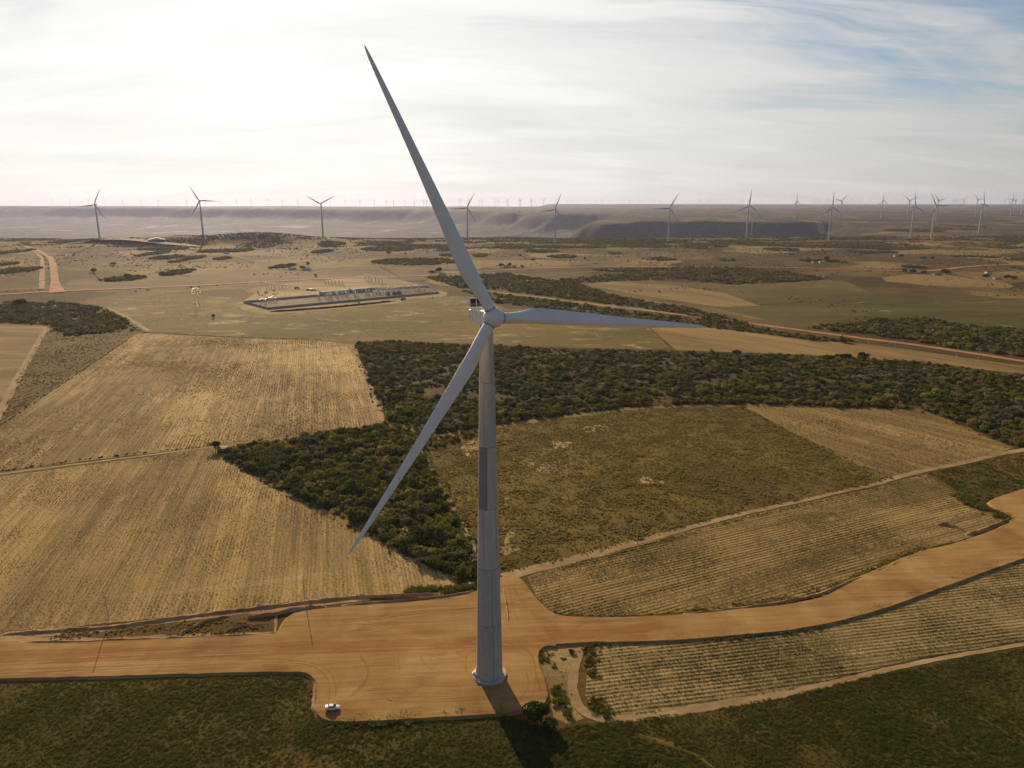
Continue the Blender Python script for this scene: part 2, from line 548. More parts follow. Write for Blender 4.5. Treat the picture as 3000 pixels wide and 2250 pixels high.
def far_ground_material():
    m, t = mat('plateau_ground')
    g = t('ShaderNodeNewGeometry')
    pos = g.outputs['Position']
    nz = t('ShaderNodeSeparateXYZ', {0: g.outputs['Normal']}).outputs[2]
    pz = t('ShaderNodeSeparateXYZ', {0: pos}).outputs[2]
    flat = t('ShaderNodeMapping', {'Vector': pos, 'Rotation': (0, 0, R(17)), 'Scale': (1, 1, 0)}).outputs[0]
    wob = t.vmath('ADD', flat, t.vmath('MULTIPLY', t('ShaderNodeTexNoise', {'Vector': flat, 'Scale': 0.006, 'Detail': 3.0}).outputs['Color'], (60, 60, 0)).outputs[0]).outputs[0]
    vor = t('ShaderNodeTexVoronoi', {'Vector': wob, 'Scale': 0.0046, 'Randomness': 0.9}, distance='CHEBYCHEV')
    cell = t('ShaderNodeSeparateXYZ', {0: vor.outputs['Color']}).outputs[0]
    edge = t('ShaderNodeTexVoronoi', {'Vector': wob, 'Scale': 0.0046, 'Randomness': 0.9}, feature='DISTANCE_TO_EDGE')
    n1 = t.noise(flat, 0.008, 6.0, 0.62, 0.5)
    n2 = t.noise(flat, 0.06, 5.0, 0.7)
    n3 = t.noise(flat, 0.35, 4.0, 0.7)
    f = t.math('ADD', t.math('MULTIPLY', cell, 0.34), t.math('ADD', t.math('MULTIPLY', n1, 0.42), t.math('MULTIPLY', t.math('ADD', n2, n3), 0.16)))
    fields = t.ramp(f, [(0.36, (0.058, 0.040, 0.012)), (0.46, (0.095, 0.064, 0.017)), (0.56, (0.140, 0.095, 0.027)), (0.66, (0.26, 0.178, 0.065))])
    scrub = t.step(t.math('ADD', t.noise(flat, 0.0022, 5.0, 0.6, 0.4), t.math('MULTIPLY', t.math('SUBTRACT', n2, 0.5), 0.35)), 0.56, 0.66)
    fields = t.mix(t.math('MULTIPLY', scrub, 0.75), fields, (0.070, 0.062, 0.028))
    dots = t('ShaderNodeTexVoronoi', {'Vector': flat, 'Scale': 0.028, 'Randomness': 1.0}).outputs['Distance']
    dm = t.math('MULTIPLY', t.step(dots, 0.20, 0.11), t.step(n1, 0.46, 0.58))
    fields = t.mix(t.math('MULTIPLY', dm, 0.8), fields, (0.040, 0.040, 0.018))
    pd = t('ShaderNodeVectorMath', {0: pos}, operation='LENGTH').outputs['Value']
    wild = t.math('MULTIPLY', t.step(pd, 2900.0, 4600.0), t.step(t.math('ADD', n1, t.math('MULTIPLY', n2, 0.3)), 0.78, 0.56))
    fields = t.mix(t.math('MULTIPLY', wild, 0.9), fields, (0.036, 0.048, 0.030))
    em = t.math('MULTIPLY', t.step(edge.outputs['Distance'], 0.016, 0.006), t.step(n2, 0.35, 0.6))
    fields = t.mix(t.math('MULTIPLY', em, 0.6), fields, (0.055, 0.050, 0.024))
    # valley floor: scrub with bare pale clearings
    vf = t.noise(t('ShaderNodeMapping', {'Vector': flat, 'Scale': (0.6, 1, 0)}).outputs[0], 0.0021, 7.0, 0.68, 0.8)
    valley = t.ramp(vf, [(0.42, (0.035, 0.034, 0.020)), (0.54, (0.060, 0.054, 0.032)), (0.585, (0.12, 0.10, 0.06)), (0.63, (0.45, 0.37, 0.25))])
    col = t.mix(t.step(pz, -90.0, -170.0), fields, valley)
    rockn = t.noise(pos, 0.012, 6.0, 0.65, 0.5)
    strat = t.noise(t('ShaderNodeMapping', {'Vector': pos, 'Scale': (0.05, 0.05, 1.0)}).outputs[0], 0.05, 4.0, 0.7)
    cliff = t.ramp(t.math('ADD', t.math('MULTIPLY', rockn, 0.6), t.math('MULTIPLY', strat, 0.4)), [(0.36, (0.030, 0.032, 0.022)), (0.52, (0.052, 0.048, 0.030)), (0.68, (0.12, 0.09, 0.06))])
    col = t.mix(t.step(nz, 0.97, 0.90), col, cliff)
    finish(t, col, 0.95, t.math('ADD', n2, n3), 1.2, 0.35, spec=0.03)
    return m


M_GROUND = far_ground_material()
gm = bpy.data.meshes.new('ground')
gm.from_pydata(gv, [], gf)
gm.materials.append(M_GROUND)
gm.polygons.foreach_set('use_smooth', [True] * len(gm.polygons))
gm.update()
tag(link('ground', gm), 'dry farmed plateau with a deep valley cutting across behind it', kind='structure')

# ------------------------------------------------------------------ haze
M_HAZE, t = mat('haze')
vol = t('ShaderNodeVolumePrincipled', {'Color': (0.55, 0.585, 0.91, 1), 'Density': 0.000027, 'Anisotropy': 0.36})
t('ShaderNodeOutputMaterial', {'Volume': vol.outputs[0]})
zlow = float(GZ.min()) - 2.0
hb = MB().box((0, 0, (zlow + 285.0) / 2), (49000, 49000, 285.0 - zlow))
haze = hb.build('haze', M_HAZE)
tag(haze, 'pale dusty air over the whole plateau', kind='stuff')


# ------------------------------------------------------------------ ground sheets
def wpoly(px, conv, z=0.0):
    out = []
    for p in px:
        c = conv(*p) if conv else p
        out.append(P(c[0], c[1], z)[:2])
    return np.array(out)


def densify(poly, step, amp, closed=True, seed=0.0):
    out = []
    n = len(poly)
    for i in range(n if closed else n - 1):
        a, b = poly[i], poly[(i + 1) % n]
        L = float(np.hypot(*(b - a)))
        k = max(1, int(L / step))
        nrm = np.array([-(b - a)[1], (b - a)[0]]) / max(L, 1e-6)
        for j in range(k):
            p = a + (b - a) * j / k
            o = (float(vnoise(p[0] / (step * 2.2) + seed, p[1] / (step * 2.2), 3)) - 0.5) * 2 * amp
            out.append(p + nrm * o)
    if not closed: out.append(poly[-1])
    return np.array(out)


def smooth(poly, it=2, closed=True):
    for _ in range(it):
        out = []
        n = len(poly)
        if not closed: out.append(poly[0])
        for i in range(n if closed else n - 1):
            a, b = poly[i], poly[(i + 1) % n]
            out += [a * 0.75 + b * 0.25, a * 0.25 + b * 0.75]
        if not closed: out.append(poly[-1])
        poly = np.array(out)
    return poly


def area2(poly):
    x, y = poly[:, 0], poly[:, 1]
    return float(np.sum(x * np.roll(y, -1) - np.roll(x, -1) * y)) / 2


def sheet(name, poly, z, m, label, skirt=0.0, depth=0.0):
    """a flat piece of ground; with skirt > 0 a raised one with sloping sides"""
    if area2(poly) < 0: poly = poly[::-1]
    n = len(poly)
    mb = MB()
    cell = max(3.0, float((poly.max(0) - poly.min(0)).max()) / 28)
    gx, gy = np.meshgrid(np.arange(poly[:, 0].min(), poly[:, 0].max(), cell), np.arange(poly[:, 1].min(), poly[:, 1].max(), cell))
    gx, gy = gx.ravel() + rng.uniform(-.2, .2, gx.size) * cell, gy.ravel() + rng.uniform(-.2, .2, gy.size) * cell
    kk = inside(poly, gx, gy) & (edge_dist(poly, gx, gy) > cell * 0.35)
    cv = [Vector(p) for p in poly] + [Vector((a, b)) for a, b in zip(gx[kk], gy[kk])]
    res = cdt(cv, [(i, (i + 1) % n) for i in range(n)], [], 0, 1e-6)
    tri = []
    for fc in res[2]:
        a, b, c = (res[0][i] for i in fc[:3])
        tri.append(tuple(fc) if (b - a).cross(c - a) > 0 else tuple(reversed(fc)))
    xy = np.array([(p.x, p.y) for p in res[0]])
    cen = xy[np.array(tri)].mean(1)
    ok = inside(poly, cen[:, 0], cen[:, 1])
    tri = [q for q, o_ in zip(tri, ok) if o_]
    mb.add([(p.x, p.y, z) for p in res[0]], tri)
    if skirt > 0:
        d = np.roll(poly, -1, 0) - np.roll(poly, 1, 0)
        nr = np.stack([d[:, 1], -d[:, 0]], 1)
        nr /= np.maximum(np.hypot(nr[:, 0], nr[:, 1]), 1e-6)[:, None]
        mid = poly + nr * skirt * 0.45
        o = poly + nr * skirt
        t0 = len(mb.v)
        mb.add([(p[0], p[1], z) for p in poly], [])
        b = len(mb.v)
        mb.add([(p[0], p[1], z - depth * 0.55) for p in mid] + [(p[0], p[1], z - depth) for p in o], [])
        for i in range(n):
            k = (i + 1) % n
            mb.f += [(t0 + i, b + i, b + k, t0 + k), (b + i, b + n + i, b + n + k, b + k)]
            mb.m += [0, 0]
    o = mb.build(name, m)
    return tag(o, label, kind='structure')


def ribbon(name, line, width, z, m, label, step=3.0, amp=0.35, on_terrain=False, crown=0.0):
    """a path or track following a line; width may vary along it"""
    line = densify(smooth(np.asarray(line), 2, False), step, 0.0, False)
    n = len(line)
    d = np.gradient(line, axis=0)
    nr = np.stack([-d[:, 1], d[:, 0]], 1)
    nr /= np.maximum(np.hypot(nr[:, 0], nr[:, 1]), 1e-6)[:, None]
    wd = np.interp(np.linspace(0, 1, n), np.linspace(0, 1, len(width)), width) if hasattr(width, '__len__') else np.full(n, width)
    j1 = (vnoise(line[:, 0] / (step * 1.5), line[:, 1] / (step * 1.5), 3) - 0.5) * 2 * amp
    j2 = (vnoise(line[:, 0] / (step * 1.5) + 77, line[:, 1] / (step * 1.5), 3) - 0.5) * 2 * amp
    a, b = line + nr * (wd / 2 + j1)[:, None], line - nr * (wd / 2 + j2)[:, None]
    if on_terrain:
        za, zb = terrain(a[:, 0], a[:, 1]) + z, terrain(b[:, 0], b[:, 1]) + z
        za = zb = np.maximum(za, zb)
    else:
        za = zb = np.full(n, z)
    vs = [(p[0], p[1], q) for p, q in zip(a, za)] + [(p[0], p[1], q) for p, q in zip(b, zb)]
    mb = MB().add(vs, [(n + i, n + i + 1, i + 1, i) for i in range(n - 1)])
    return tag(mb.build(name, m), label, kind='structure')


def bank(name, line, height, width, m, label, step=2.0, z0=0.0):
    """a rough ridge of heaped earth along a line"""
    line = densify(smooth(np.asarray(line), 2, False), step, 0.0, False)
    n = len(line)
    d = np.gradient(line, axis=0)
    nr = np.stack([-d[:, 1], d[:, 0]], 1)
    nr /= np.maximum(np.hypot(nr[:, 0], nr[:, 1]), 1e-6)[:, None]
    k = np.linspace(-1, 1, 7)
    fade = np.minimum(1, np.minimum(np.arange(n), np.arange(n)[::-1]) / 4.0 + 0.05)
    vs, fs = [], []
    for i in range(n):
        for a in k:
            p = line[i] + nr[i] * a * width / 2
            nn = float(vnoise(p[0] * 0.8, p[1] * 0.8, 3))
            h = height * fade[i] * max(0.0, 1 - abs(a) ** 1.6) * (0.45 + 1.1 * nn)
            vs.append((p[0] + (nn - 0.5) * 0.4, p[1] + (nn - 0.5) * 0.3, z0 + h - 0.03 * (abs(a) > 0.99) - 0.02))
    for i in range(n - 1):
        for a in range(6):
            fs.append((i * 7 + a, (i + 1) * 7 + a, (i + 1) * 7 + a + 1, i * 7 + a + 1))
    return tag(MB().add(vs, fs).build(name, m), label, kind='structure')


def rdir(p, q, conv):
    a, b = P(*conv(*p)), P(*conv(*q))
    d = (b - a)[:2]
    return d / np.hypot(*d)


ZR = 0.7       # the graded road and pad stand this much above the fields

# row directions taken from the photograph
DIR_LOW = rdir((0, 880), (1100, 740), ZI)
DIR_MID = rdir((1250, 1530), (2212, 1310), ZE)
DIR_TAN = rdir((2050, 1640), (2062, 1150), ZD)
DIR_PALE = rdir((1990, 560), (1992, 60), ZD)
DIR_FAN = rdir((1000, 560), (2000, 820), ZF)

M_F_LOW = ground_mat('low_field_soil', (0.15, 0.130, 0.072), (0.30, 0.255, 0.155), (0.43, 0.37, 0.245), DIR_LOW, 1.8, 0.10, 6, 0.02)
M_F_MID = ground_mat('mid_field_soil', (0.14, 0.112, 0.056), (0.31, 0.24, 0.125), (0.45, 0.355, 0.20), DIR_MID, 2.0, 0.10, 6, 0.016)
M_F_TAN = ground_mat('tan_field_soil', (0.185, 0.143, 0.076), (0.375, 0.288, 0.160), (0.56, 0.44, 0.27), DIR_TAN, 1.6, 0.03, 5, 0.014)
M_F_PALE = ground_mat('pale_field_soil', (0.190, 0.147, 0.074), (0.355, 0.275, 0.150), (0.57, 0.455, 0.29), DIR_PALE, 2.0, 0.03, 4, 0.008, 0.40, 0.62)
M_F_SCRUB = ground_mat('scrub_field_soil', (0.088, 0.077, 0.022), (0.150, 0.126, 0.038), (0.23, 0.182, 0.062), None, 2, 0, 1.5, 0.02,
                       straw=(0.40, 0.30, 0.16), straw_amt=0.0)
M_F_FAN = ground_mat('straw_field_soil', (0.125, 0.098, 0.046), (0.24, 0.185, 0.092), (0.40, 0.31, 0.17), DIR_FAN, 3.0, 0.06, 6, 0.014)
M_F_DARK = ground_mat('dark_field_soil', (0.070, 0.053, 0.024), (0.115, 0.086, 0.036), (0.18, 0.13, 0.06), None, 2, 0, 2, 0.02)
M_F_OLIVE = ground_mat('olive_field_soil', (0.075, 0.070, 0.015), (0.130, 0.112, 0.026), (0.24, 0.19, 0.066), np.array([1.0, 0.1]), 3, 0, 3, 0.009, fine=0.85, straw=(0.36, 0.28, 0.14), straw_amt=0.10)
M_F_GREEN = ground_mat('green_field_soil', (0.058, 0.064, 0.017), (0.100, 0.096, 0.028), (0.19, 0.155, 0.060), np.array([1.0, 0.1]), 3, 0, 3, 0.007, fine=0.85, straw=(0.27, 0.22, 0.10), straw_amt=0.06)
M_F_BROWN = ground_mat('brown_field_soil', (0.080, 0.058, 0.028), (0.125, 0.092, 0.043), (0.20, 0.15, 0.073), np.array([1.0, 0.1]), 3, 0, 3, 0.012)
M_MEADOW = ground_mat('meadow_soil', (0.048, 0.046, 0.015), (0.078, 0.070, 0.024), (0.140, 0.115, 0.046), None, 2, 0, 2, 0.03)
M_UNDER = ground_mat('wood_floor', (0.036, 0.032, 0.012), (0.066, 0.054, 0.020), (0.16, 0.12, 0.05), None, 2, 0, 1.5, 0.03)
M_ROAD = dirt_mat('red_dirt', (0.25, 0.128, 0.042), (0.345, 0.194, 0.066), (0.44, 0.278, 0.108), R(4))
M_PATH = dirt_mat('sand_track', (0.25, 0.155, 0.068), (0.34, 0.225, 0.105), (0.44, 0.31, 0.165), R(20), 4)
M_YARDSIDE = ground_mat('yardside_ground', (0.15, 0.12, 0.06), (0.30, 0.24, 0.14), (0.48, 0.40, 0.27), None, 2, 0, 3, 0.02)
M_STRAW = ground_mat('bare_straw', (0.19, 0.15, 0.09), (0.38, 0.31, 0.20), (0.52, 0.42, 0.29), np.array([0.55, 0.83]), 3, 0, 5, 0.05)
M_REDROAD = dirt_mat('far_red_dirt', (0.30, 0.135, 0.065), (0.40, 0.195, 0.095), (0.50, 0.28, 0.15), 0, 3)
M_BANK = dirt_mat('heaped_earth', (0.24, 0.125, 0.055), (0.36, 0.21, 0.10), (0.46, 0.30, 0.15), 0, 2)
M_RUT = dirt_mat('tyre_rut', (0.22, 0.110, 0.038), (0.29, 0.155, 0.055), (0.37, 0.205, 0.078), 0, 2)
M_GRAVEL = ground_mat('yard_gravel', (0.14, 0.125, 0.14), (0.19, 0.17, 0.19), (0.25, 0.22, 0.25))

EV = lambda pts, z=0.0: wpoly(pts, V, z)
# --- polygons (pixel outlines set down on the ground plane)
road_low = [(-260, 1470), (0, 1465), (230, 1460), (400, 1455), (640, 1449), (668, 1455), (682, 1470), (688, 1500), (683, 1538), (700, 1555), (740, 1559),
            (900, 1551), (1080, 1541), (1150, 1530), (1186, 1512), (1178, 1470), (1165, 1440), (1161, 1410), (1175, 1394), (1215, 1390), (1265, 1386),
            (1330, 1386), (1440, 1384), (1600, 1371), (1700, 1361), (1800, 1344), (1900, 1318), (2000, 1281), (2100, 1245), (2212, 1205), (2420, 1135)]
road_up = [(2420, 1000), (2212, 1054), (2130, 1083), (2150, 1097), (2196, 1122), (2140, 1147), (2070, 1172), (1980, 1192), (1900, 1226), (1840, 1258), (1780, 1290), (1700, 1306), (1600, 1315),
           (1500, 1326), (1400, 1331), (1300, 1334), (1215, 1331), (1188, 1322), (1158, 1294), (1133, 1262), (1120, 1244), (1090, 1241), (1030, 1276),
           (1000, 1286), (900, 1297), (800, 1304), (700, 1313), (640, 1321), (615, 1336), (602, 1366), (580, 1371), (400, 1378), (200, 1386), (100, 1390), (0, 1385), (-260, 1390)]
road_poly = densify(smooth(EV(road_low + road_up, ZR), 1), 2.0, 0.3)
sheet('dirt_road', road_poly, ZR, M_ROAD, 'orange dirt road widening into the graded pad around the tower', 0.9, 0.75)

path_up = [(1090, 1248), (1112, 1240), (1145, 1231), (1200, 1218), (1300, 1193), (1380, 1170), (1480, 1142), (1570, 1118), (1660, 1097), (1740, 1080), (1800, 1065), (1880, 1049), (1940, 1030),
           (2000, 1015), (2060, 1004), (2110, 993), (2160, 980), (2212, 972), (2420, 930)]
ribbon('sand_path', EV(path_up), [7, 5, 3.2, 3.6, 4.2, 4.6, 5, 5], 0.045, M_PATH, 'narrow pale track climbing right between the fields', 2.0, 0.5)
loop = [(1262, 1380), (1256, 1395), (1247, 1420), (1239, 1455), (1236, 1490), (1245, 1520), (1268, 1543), (1310, 1555), (1380, 1549), (1500, 1531), (1600, 1515),
        (1700, 1497), (1800, 1475), (1900, 1450), (2000, 1428), (2100, 1410), (2212, 1392), (2420, 1350)]
ribbon('sand_path', EV(loop, 0.05), [3.0, 3.4, 3.8, 2.6, 1.9, 1.8, 1.8], 0.05, M_PATH, 'curved sandy track looping round the lower field', 1.5, 0.35)
left_path = [(-60, 980), (0, 893), (35, 820), (65, 770), (90, 725), (104, 707)]
ribbon('sand_path', EV(left_path), 6.0, 0.05, M_PATH, 'sandy track at the left edge leading to the wood', 6, 0.7)

fields = {}


def field(key, name, pts, m, z, label, step=4.0, amp=0.6):
    poly = densify(EV(pts), step, amp)
    fields[key] = poly
    return sheet(name, poly, z, m, label)


field('low', 'crop_field', [(1275, 1393), (1330, 1389), (1440, 1387), (1600, 1374), (1700, 1364), (1800, 1347), (1900, 1321), (2000, 1284), (2100, 1248), (2212, 1209), (2420, 1140),
                      (2420, 1340), (2212, 1384), (2100, 1402), (2000, 1420), (1900, 1442), (1800, 1467), (1700, 1489), (1600, 1508), (1500, 1523), (1380, 1541), (1320, 1545), (1285, 1532), (1264, 1502), (1268, 1440)],
      M_F_LOW, 0.02, 'field with many parallel crop rows below the curving road')
field('mid', 'crop_field', [(1140, 1246), (1200, 1225), (1300, 1200), (1380, 1177), (1480, 1149), (1570, 1125), (1660, 1104), (1740, 1087), (1800, 1073), (1880, 1057), (1940, 1038), (1998, 1026), (2060, 1062),
                      (2125, 1096), (2194, 1124), (2140, 1144), (2070, 1168), (1980, 1188), (1900, 1222), (1840, 1253), (1780, 1286), (1700, 1302), (1600, 1311), (1500, 1322), (1400, 1327), (1300, 1330), (1215, 1327), (1190, 1318), (1160, 1290)],
      M_F_MID, 0.024, 'rowed field between the pale track and the dirt road')
field('scrub', 'scrub_field', [(1098, 1236), (1030, 1190), (1000, 1130), (960, 1065), (930, 1005), (915, 965), (960, 945), (1040, 928), (1200, 906), (1350, 886), (1500, 878), (1610, 879), (1700, 929), (1800, 980),
                        (1915, 1036), (1880, 1046), (1800, 1062), (1740, 1077), (1660, 1094), (1570, 1115), (1480, 1139), (1380, 1167), (1300, 1190), (1200, 1215)],
      M_F_SCRUB, 0.014, 'rough brown green field with straw patches right of the tower')
field('fan', 'straw_field', [(1610, 880), (1770, 881), (1985, 888), (2090, 929), (2192, 968), (2110, 990), (2060, 1001), (2000, 1012), (1940, 1027), (1915, 1036), (1800, 980), (1700, 929)],
      M_F_FAN, 0.018, 'pale straw field in front of the shrubland on the right')
field('dark', 'scrub_field', [(2005, 1020), (2110, 1000), (2212, 981), (2420, 935), (2420, 1000), (2212, 1057), (2130, 1083), (2090, 1073)], M_F_DARK, 0.016, 'dark grassy plot at the right edge beside the road')
field('tan', 'ploughed_field', [(-260, 1072), (0, 1030), (440, 971), (480, 990), (560, 1040), (700, 1109), (800, 1154), (880, 1203), (960, 1236), (990, 1250), (985, 1264), (900, 1277), (800, 1291), (620, 1301), (500, 1321), (230, 1346), (0, 1373), (-260, 1395)],
      M_F_TAN, 0.02, 'tan ploughed field left of the tower')
field('pale', 'ploughed_field', [(-260, 1055), (0, 1017), (440, 966), (470, 958), (640, 940), (800, 920), (830, 911), (800, 838), (765, 745), (700, 738), (298, 720), (0, 914), (-260, 1090)], M_F_PALE, 0.022, 'pale straw coloured field left of the shrubland')
field('ldark', 'grass_field', [(-260, 1085), (0, 911), (290, 723), (270, 720), (150, 727), (106, 706), (90, 728), (65, 773), (35, 823), (0, 897), (-60, 980)], M_F_DARK, 0.014, 'dark grass field beside the sandy track on the left')
field('lpale', 'grass_field', [(-260, 705), (0, 700), (102, 704), (88, 724), (62, 770), (30, 820), (0, 880), (-260, 960)], ground_mat('left_plot_soil', (0.12, 0.09, 0.045), (0.21, 0.16, 0.08), (0.40, 0.32, 0.20), None, 2, 0, 3, 0.02), 0.012, 'mottled pale plot at the left edge')
field('olive', 'grass_field', [(300, 717), (215, 662), (180, 650), (330, 630), (520, 645), (540, 668), (600, 676), (760, 660), (950, 640), (1020, 640), (1100, 668), (1180, 672), (1330, 697), (1400, 706), (1450, 755), (1280, 752), (1080, 746), (850, 737), (700, 738)], M_F_OLIVE, 0.012, 'olive pasture behind the shrubland and the nacelle')
field('straw2', 'straw_field', [(1405, 708), (1520, 707), (1700, 722), (1830, 738), (2000, 760), (2120, 778), (2230, 792), (2240, 812), (2120, 798), (1990, 782), (1860, 773), (1720, 766), (1460, 756)], M_F_FAN, 0.016, 'straw coloured strip between the shrubland and the red road')
field('green', 'grass_field', [(1100, 588), (1330, 640), (1560, 668), (1740, 710), (1880, 690), (2000, 686), (2100, 706), (2212, 712), (2420, 730), (2420, 640), (2212, 645), (1900, 640), (1820, 604), (1600, 616), (1450, 614), (1250, 612)], M_F_GREEN, 0.010, 'broad green pasture beyond the red road on the right')
field('farpale', 'straw_field', [(1255, 614), (1330, 608), (1450, 615), (1570, 634), (1640, 660), (1560, 664), (1400, 640)], M_F_FAN, 0.013, 'pale meadow tongue between two belts of shrubs')
field('fargreen', 'grass_field', [(1105, 596), (1180, 588), (1290, 585), (1250, 598), (1160, 604)], M_F_GREEN, 0.013, 'small bright green plot between the shrub belts')
field('farbrown', 'grass_field', [(130, 625), (160, 595), (700, 585), (980, 590), (940, 603), (560, 617), (300, 628)], M_F_BROWN, 0.010, 'brown grazing land behind the substation')
field('meadow', 'meadow', [(-300, 1468), (0, 1466), (640, 1452), (684, 1500), (684, 1545), (740, 1563), (900, 1556), (1080, 1546), (1140, 1560), (1200, 1575), (1250, 1565), (1310, 1560), (1500, 1538), (1700, 1504), (1900, 1456), (2100, 1417), (2212, 1399), (2420, 1355), (2600, 1900), (1100, 2100), (-500, 1950)],
      M_MEADOW, 0.008, 'dark grassy meadow along the bottom of the view')
field('wedge_plot', 'sand_plot', [(1172, 1398), (1215, 1393), (1246, 1392), (1236, 1430), (1228, 1480), (1240, 1530), (1262, 1552), (1230, 1565), (1196, 1550), (1190, 1510), (1180, 1465), (1168, 1438)], M_YARDSIDE, 0.012, 'sandy triangle with weeds between the pad and the looping track', 1.5, 0.3)

# woods: outlines
W = {}
W['left'] = [(-120, 655), (0, 658), (60, 655), (150, 655), (215, 664), (270, 690), (296, 714), (200, 721), (140, 726), (105, 702), (0, 697), (-120, 700)]
W['main'] = [(768, 742), (850, 739), (1000, 745), (1075, 748), (1200, 755), (1400, 760), (1600, 765), (1720, 768), (1860, 775), (2000, 785), (2120, 800), (2212, 812), (2420, 850), (2420, 1010), (2212, 966), (2190, 964),
             (2100, 926), (1985, 883), (1780, 878), (1610, 871), (1500, 872), (1350, 880), (1200, 899), (1040, 921), (950, 938), (900, 925), (842, 910), (800, 825)]
W['wedge'] = [(484, 972), (640, 944), (838, 916), (893, 958), (925, 1010), (955, 1070), (995, 1130), (1026, 1188), (1030, 1252), (992, 1246), (880, 1199), (800, 1148), (700, 1101), (560, 1030), (486, 988)]
shrub_px = dict(
    far_up=[ZB(*p) for p in [(540, 692), (900, 672), (1050, 662), (1300, 700), (1520, 722), (1700, 790), (1850, 822), (2050, 860), (2212, 880), (2360, 915), (2500, 955), (2640, 985), (2600, 1000), (2440, 985), (2200, 925), (1900, 885), (1600, 848), (1300, 808), (1050, 778), (760, 760), (640, 720)]],
    far_low=[ZB(*p) for p in [(780, 775), (1000, 798), (1300, 832), (1600, 872), (1900, 915), (2212, 950), (2500, 985), (2800, 1035), (3060, 1075), (3330, 1105), (3260, 1112), (3000, 1094), (2700, 1052), (2300, 1008), (1900, 968), (1500, 925), (1250, 890), (1000, 858), (860, 815)]],
    block=[ZB(*p) for p in [(1600, 642), (1900, 634), (2212, 630), (2612, 630), (2812, 650), (3012, 672), (3215, 702), (2912, 722), (2540, 738), (2360, 724), (2212, 702), (1900, 712), (1520, 728), (1440, 708), (1650, 682), (1850, 664)]],
    right=[V(*p) for p in [(1735, 708), (1900, 690), (1985, 686), (2100, 706), (2212, 712), (2420, 740), (2420, 805), (2212, 772), (2100, 757), (1950, 733), (1830, 718)]])
wood_polys = {k: densify(EV(v), 4, 2.6) for k, v in W.items()}
for k, v in shrub_px.items():
    wood_polys[k] = densify(np.array([P(*p)[:2] for p in v]), 10, 3)
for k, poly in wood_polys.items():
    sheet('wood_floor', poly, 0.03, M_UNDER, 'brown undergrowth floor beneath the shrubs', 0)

# roads far out
ribbon('red_road', [PT(*p)[:2] for p in [(1440, 855), (1497, 862), (1588, 871), (1651, 881), (1723, 889), (1805, 899), (1904, 910), (2000, 923), (2136, 938), (2271, 957), (2384, 972), (2497, 987), (2588, 998), (2699, 1012), (2850, 1035), (3000, 1058), (3250, 1100)]],
       [8, 9, 10, 10, 10, 10], 0.06, M_REDROAD, 'straight red dirt road cutting through the shrub belts', 10, 0.8)
ribbon('red_road', [PT(*ZA(*p))[:2] for p in [(-200, 815), (0, 803), (350, 782), (800, 765), (1280, 745), (1700, 722), (2212, 695), (2500, 688), (2750, 682), (2880, 668), (3000, 658), (3300, 643), (3800, 622), (4424, 626), (5100, 626), (5824, 652), (6024, 655), (6324, 615), (6636, 606), (7000, 600)]],
       [18, 17, 15, 14, 14, 15, 17, 19], 0.6, M_REDROAD, 'red dirt road crossing the whole plain behind the substation', 20, 1.2, True)
ribbon('red_road', [PT(*ZA(*p))[:2] for p in [(370, 792), (358, 740), (352, 680), (345, 620), (335, 575), (290, 540), (230, 510), (165, 486)]],
       [24, 14, 14, 15, 15, 13, 11, 9], 1.0, M_REDROAD, 'wide red dirt road running away to the plateau rim at the left', 12, 1.2, True)
ribbon('sand_path', [PT(*ZA(*p))[:2] for p in [(268, 770), (272, 700), (275, 640), (275, 575), (240, 535), (190, 505), (150, 485)]],
       [10, 10, 9, 8, 7, 6], 1.05, M_PATH, 'pale bare strip beside the wide red road', 12, 2.0, True)
ribbon('sand_path', [PT(*ZC(*p))[:2] for p in [(1130, 458), (1250, 462), (1400, 471), (1650, 488), (1900, 501), (2212, 521), (2500, 535)]], [6, 14, 16, 14, 12], 0.8, M_PATH, 'whitish track in front of the right hand turbines', 20, 2, True)
ribbon('sand_path', [PT(*ZC(*p))[:2] for p in [(700, 466), (800, 462), (860, 463)]], 14, 0.8, M_PATH, 'short whitish bare strip on the plateau rim', 10, 2, True)
ribbon('red_road', [PT(*ZC(*p))[:2] for p in [(1600, 455), (1690, 437), (1800, 425), (1935, 415), (2060, 412)]], 14, 0.8, M_REDROAD, 'reddish service track joining two turbines on the right', 14, 2, True)
ribbon('sand_path', [PT(*ZC(*p))[:2] for p in [(790, 327), (870, 333), (960, 345)]], 40, 1.0, M_PATH, 'pale cleared strip beyond the gorge', 20, 4, True)
ribbon('sand_path', [PT(*ZA(*p))[:2] for p in [(1480, 533), (1500, 552), (1570, 566), (1640, 582), (1740, 596)]], 5, 0.4, M_PATH, 'thin pale track to a farm on the plain', 10, 0.8, True)
ribbon('sand_path', [PT(*ZA(*p))[:2] for p in [(705, 893), (780, 925), (860, 972), (965, 1040)]], [5, 6, 5], 0.05, M_PATH, 'pale track along the wood edge at the left', 5, 0.9)
ribbon('sand_path', [P(*ZE(*p))[:2] for p in [(350, 545), (420, 660), (500, 790), (560, 870), (640, 960), (720, 1080), (780, 1190), (840, 1310), (880, 1390)]], [2.0, 2.6, 4.0, 5.5, 6.5, 5.0, 3.4, 2.2], 0.035, M_STRAW, 'rutted sandy track along the thicket beside the tower', 2, 0.9)
ribbon('sand_path', [P(*V(*p))[:2] for p in [(764, 752), (785, 800), (803, 850), (826, 908)]], [7, 6, 5, 4], 0.034, M_PATH, 'bare pale headland at the edge of the shrubland', 3, 1.4)
ribbon('sand_path', [P(*ZD(*p))[:2] for p in [(-60, 870), (0, 860), (500, 795), (1000, 733), (1320, 690), (1400, 683)]], 3.0, 0.04, M_PATH, 'grassy track dividing the two ploughed fields', 4, 0.5)
